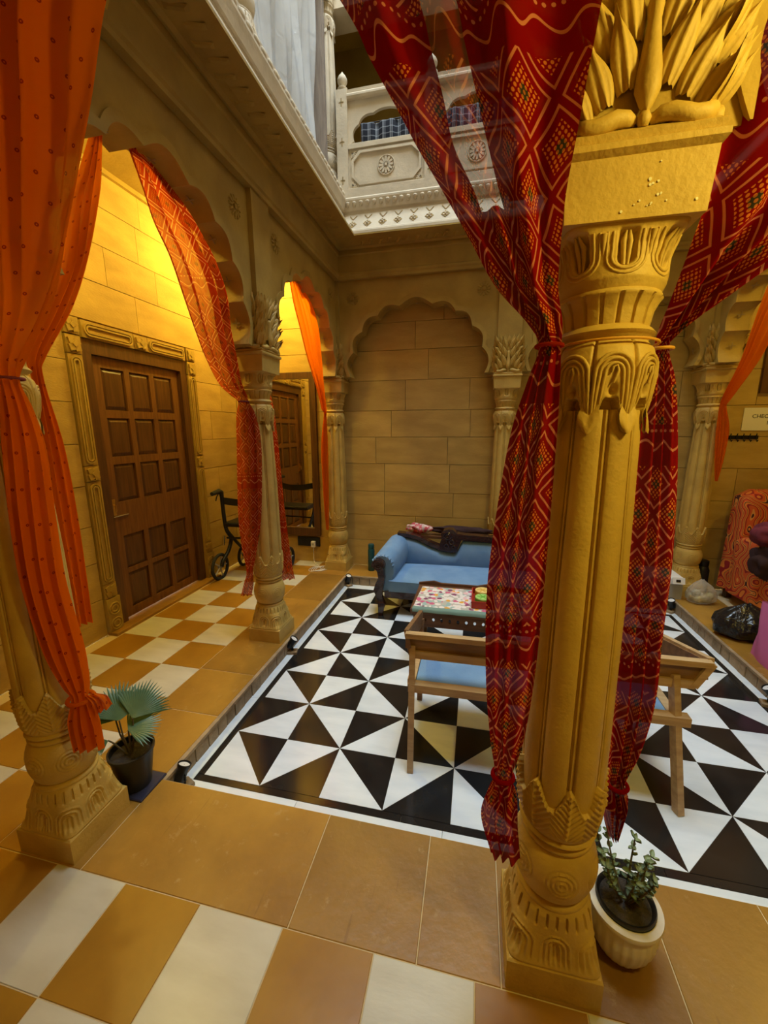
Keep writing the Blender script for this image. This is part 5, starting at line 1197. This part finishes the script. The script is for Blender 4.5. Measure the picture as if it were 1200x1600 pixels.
c7 = drape('plain_orange_curtain', [
 ((-.88,1.56,2.875),(-.88,1.76,2.875),.7),((-.88,1.61,2.707),(-.88,2.02,2.78),1.0),((-.88,1.717,2.534),(-.88,2.16,2.61),1.0),((-.88,1.87,2.297),(-.88,2.225,2.356),1.0),((-.885,2.107,2.039),(-.885,2.290,2.056),.9),((-.90,2.246,1.863),(-.89,2.345,1.869),.6),((-.918,2.335,1.81),(-.892,2.35,1.81),.5),((-.957,2.335,1.472),(-.885,2.35,1.472),1.0),((-.951,2.335,.919),(-.895,2.35,.921),.9),((-.934,2.335,.575),(-.905,2.345,.576),.6)],
 ORANGEP, 'plain orange curtain tied to the far column beside the mirror', .8, 4, .016, group=GR, seed=15, nu=110, nv=80)
c8 = drape('plain_orange_curtain', [
 ((2.68,1.74,2.87),(2.68,1.50,2.84),.7),((2.68,1.948,2.76),(2.68,1.493,2.684),1.0),((2.68,2.07,2.549),(2.68,1.753,2.465),1.1),((2.68,2.182,2.202),(2.68,1.966,2.168),1.0),((2.68,2.320,1.972),(2.68,2.18,1.956),.9),((2.665,2.345,1.885),(2.69,2.275,1.875),.6),((2.66,2.345,1.838),(2.70,2.315,1.835),.5),((2.665,2.345,1.70),(2.745,2.325,1.70),1.0),((2.668,2.345,1.598),(2.757,2.325,1.598),1.0),((2.69,2.345,1.378),(2.748,2.325,1.379),.8),((2.715,2.345,1.199),(2.734,2.335,1.199),.4)],
 ORANGEP, 'plain orange curtain tied to the far right column beside the sign', .8, 4, .016, group=GR, seed=17, nu=110, nv=80)
# ============================================================ LAMPS (warm bulbs of the galleries)
def lamp(x, y, z, power, label, r=.075):
    t = thing('ceiling_lamp', label, 'lamp', (x,y,z), 0, 'warm ceiling lamps of the galleries')
    MB().lathe([(.055,0),(.06,-.004),(.06,-.022),(.05,-.03)],24).build('ceiling_plate', BRASS, t, True, 50)
    MB().lathe([(.046,-.030),(.070,-.05),(.080,-.085),(.070,-.12),(.040,-.142),(.002,-.148)],24,cap=False).build('glass_globe', GLOW, t, True, 60)
    d = bpy.data.lights.new('lamp_light', 'POINT'); d.energy = power; d.color = LAMP_COL; d.shadow_soft_size = r
    o = bpy.data.objects.new('lamp_light', d); COL.objects.link(o); o.parent = t; o.location = (0,0,-.24)
    return t
lamp(-1.50,2.05,ZC, P_LEFT, 'warm globe lamp on the left gallery ceiling near the mirror')
lamp(-1.50,.20,ZC, P_LEFT*.55, 'warm globe lamp on the left gallery ceiling near the palm')
pl_ = thing('pendant_lantern', 'warm pendant lantern hanging in the near gallery right of the viewer', 'lamp', (1.55,-1.35,ZC))
MB().lathe([(.045,0),(.05,-.004),(.05,-.02),(.01,-.035)],20).build('ceiling_rose', BRASS, pl_, True, 50); MB().tube([(0,0,-.03),(0,0,-.90)], .004, 8).build('cord', BLACKP, pl_, True)
MB().lathe([(.02,-.90),(.055,-.915),(.06,-.93)],20).build('cap', BRASS, pl_, True, 50); MB().lathe([(.055,-.93),(.085,-.97),(.09,-1.02),(.07,-1.07),(.02,-1.09),(.002,-1.091)],24,cap=False).build('glass_globe', GLOW, pl_, True, 60)
ld = bpy.data.lights.new('lamp_light', 'POINT'); ld.energy = P_FRONT; ld.color = LAMP_COL; ld.shadow_soft_size = .09; lo_ = bpy.data.objects.new('lamp_light', ld); COL.objects.link(lo_); lo_.parent = pl_; lo_.location = (0,0,-1.20)
lamp(3.35,1.25,ZC, P_RIGHT, 'warm globe lamp on the right gallery ceiling')
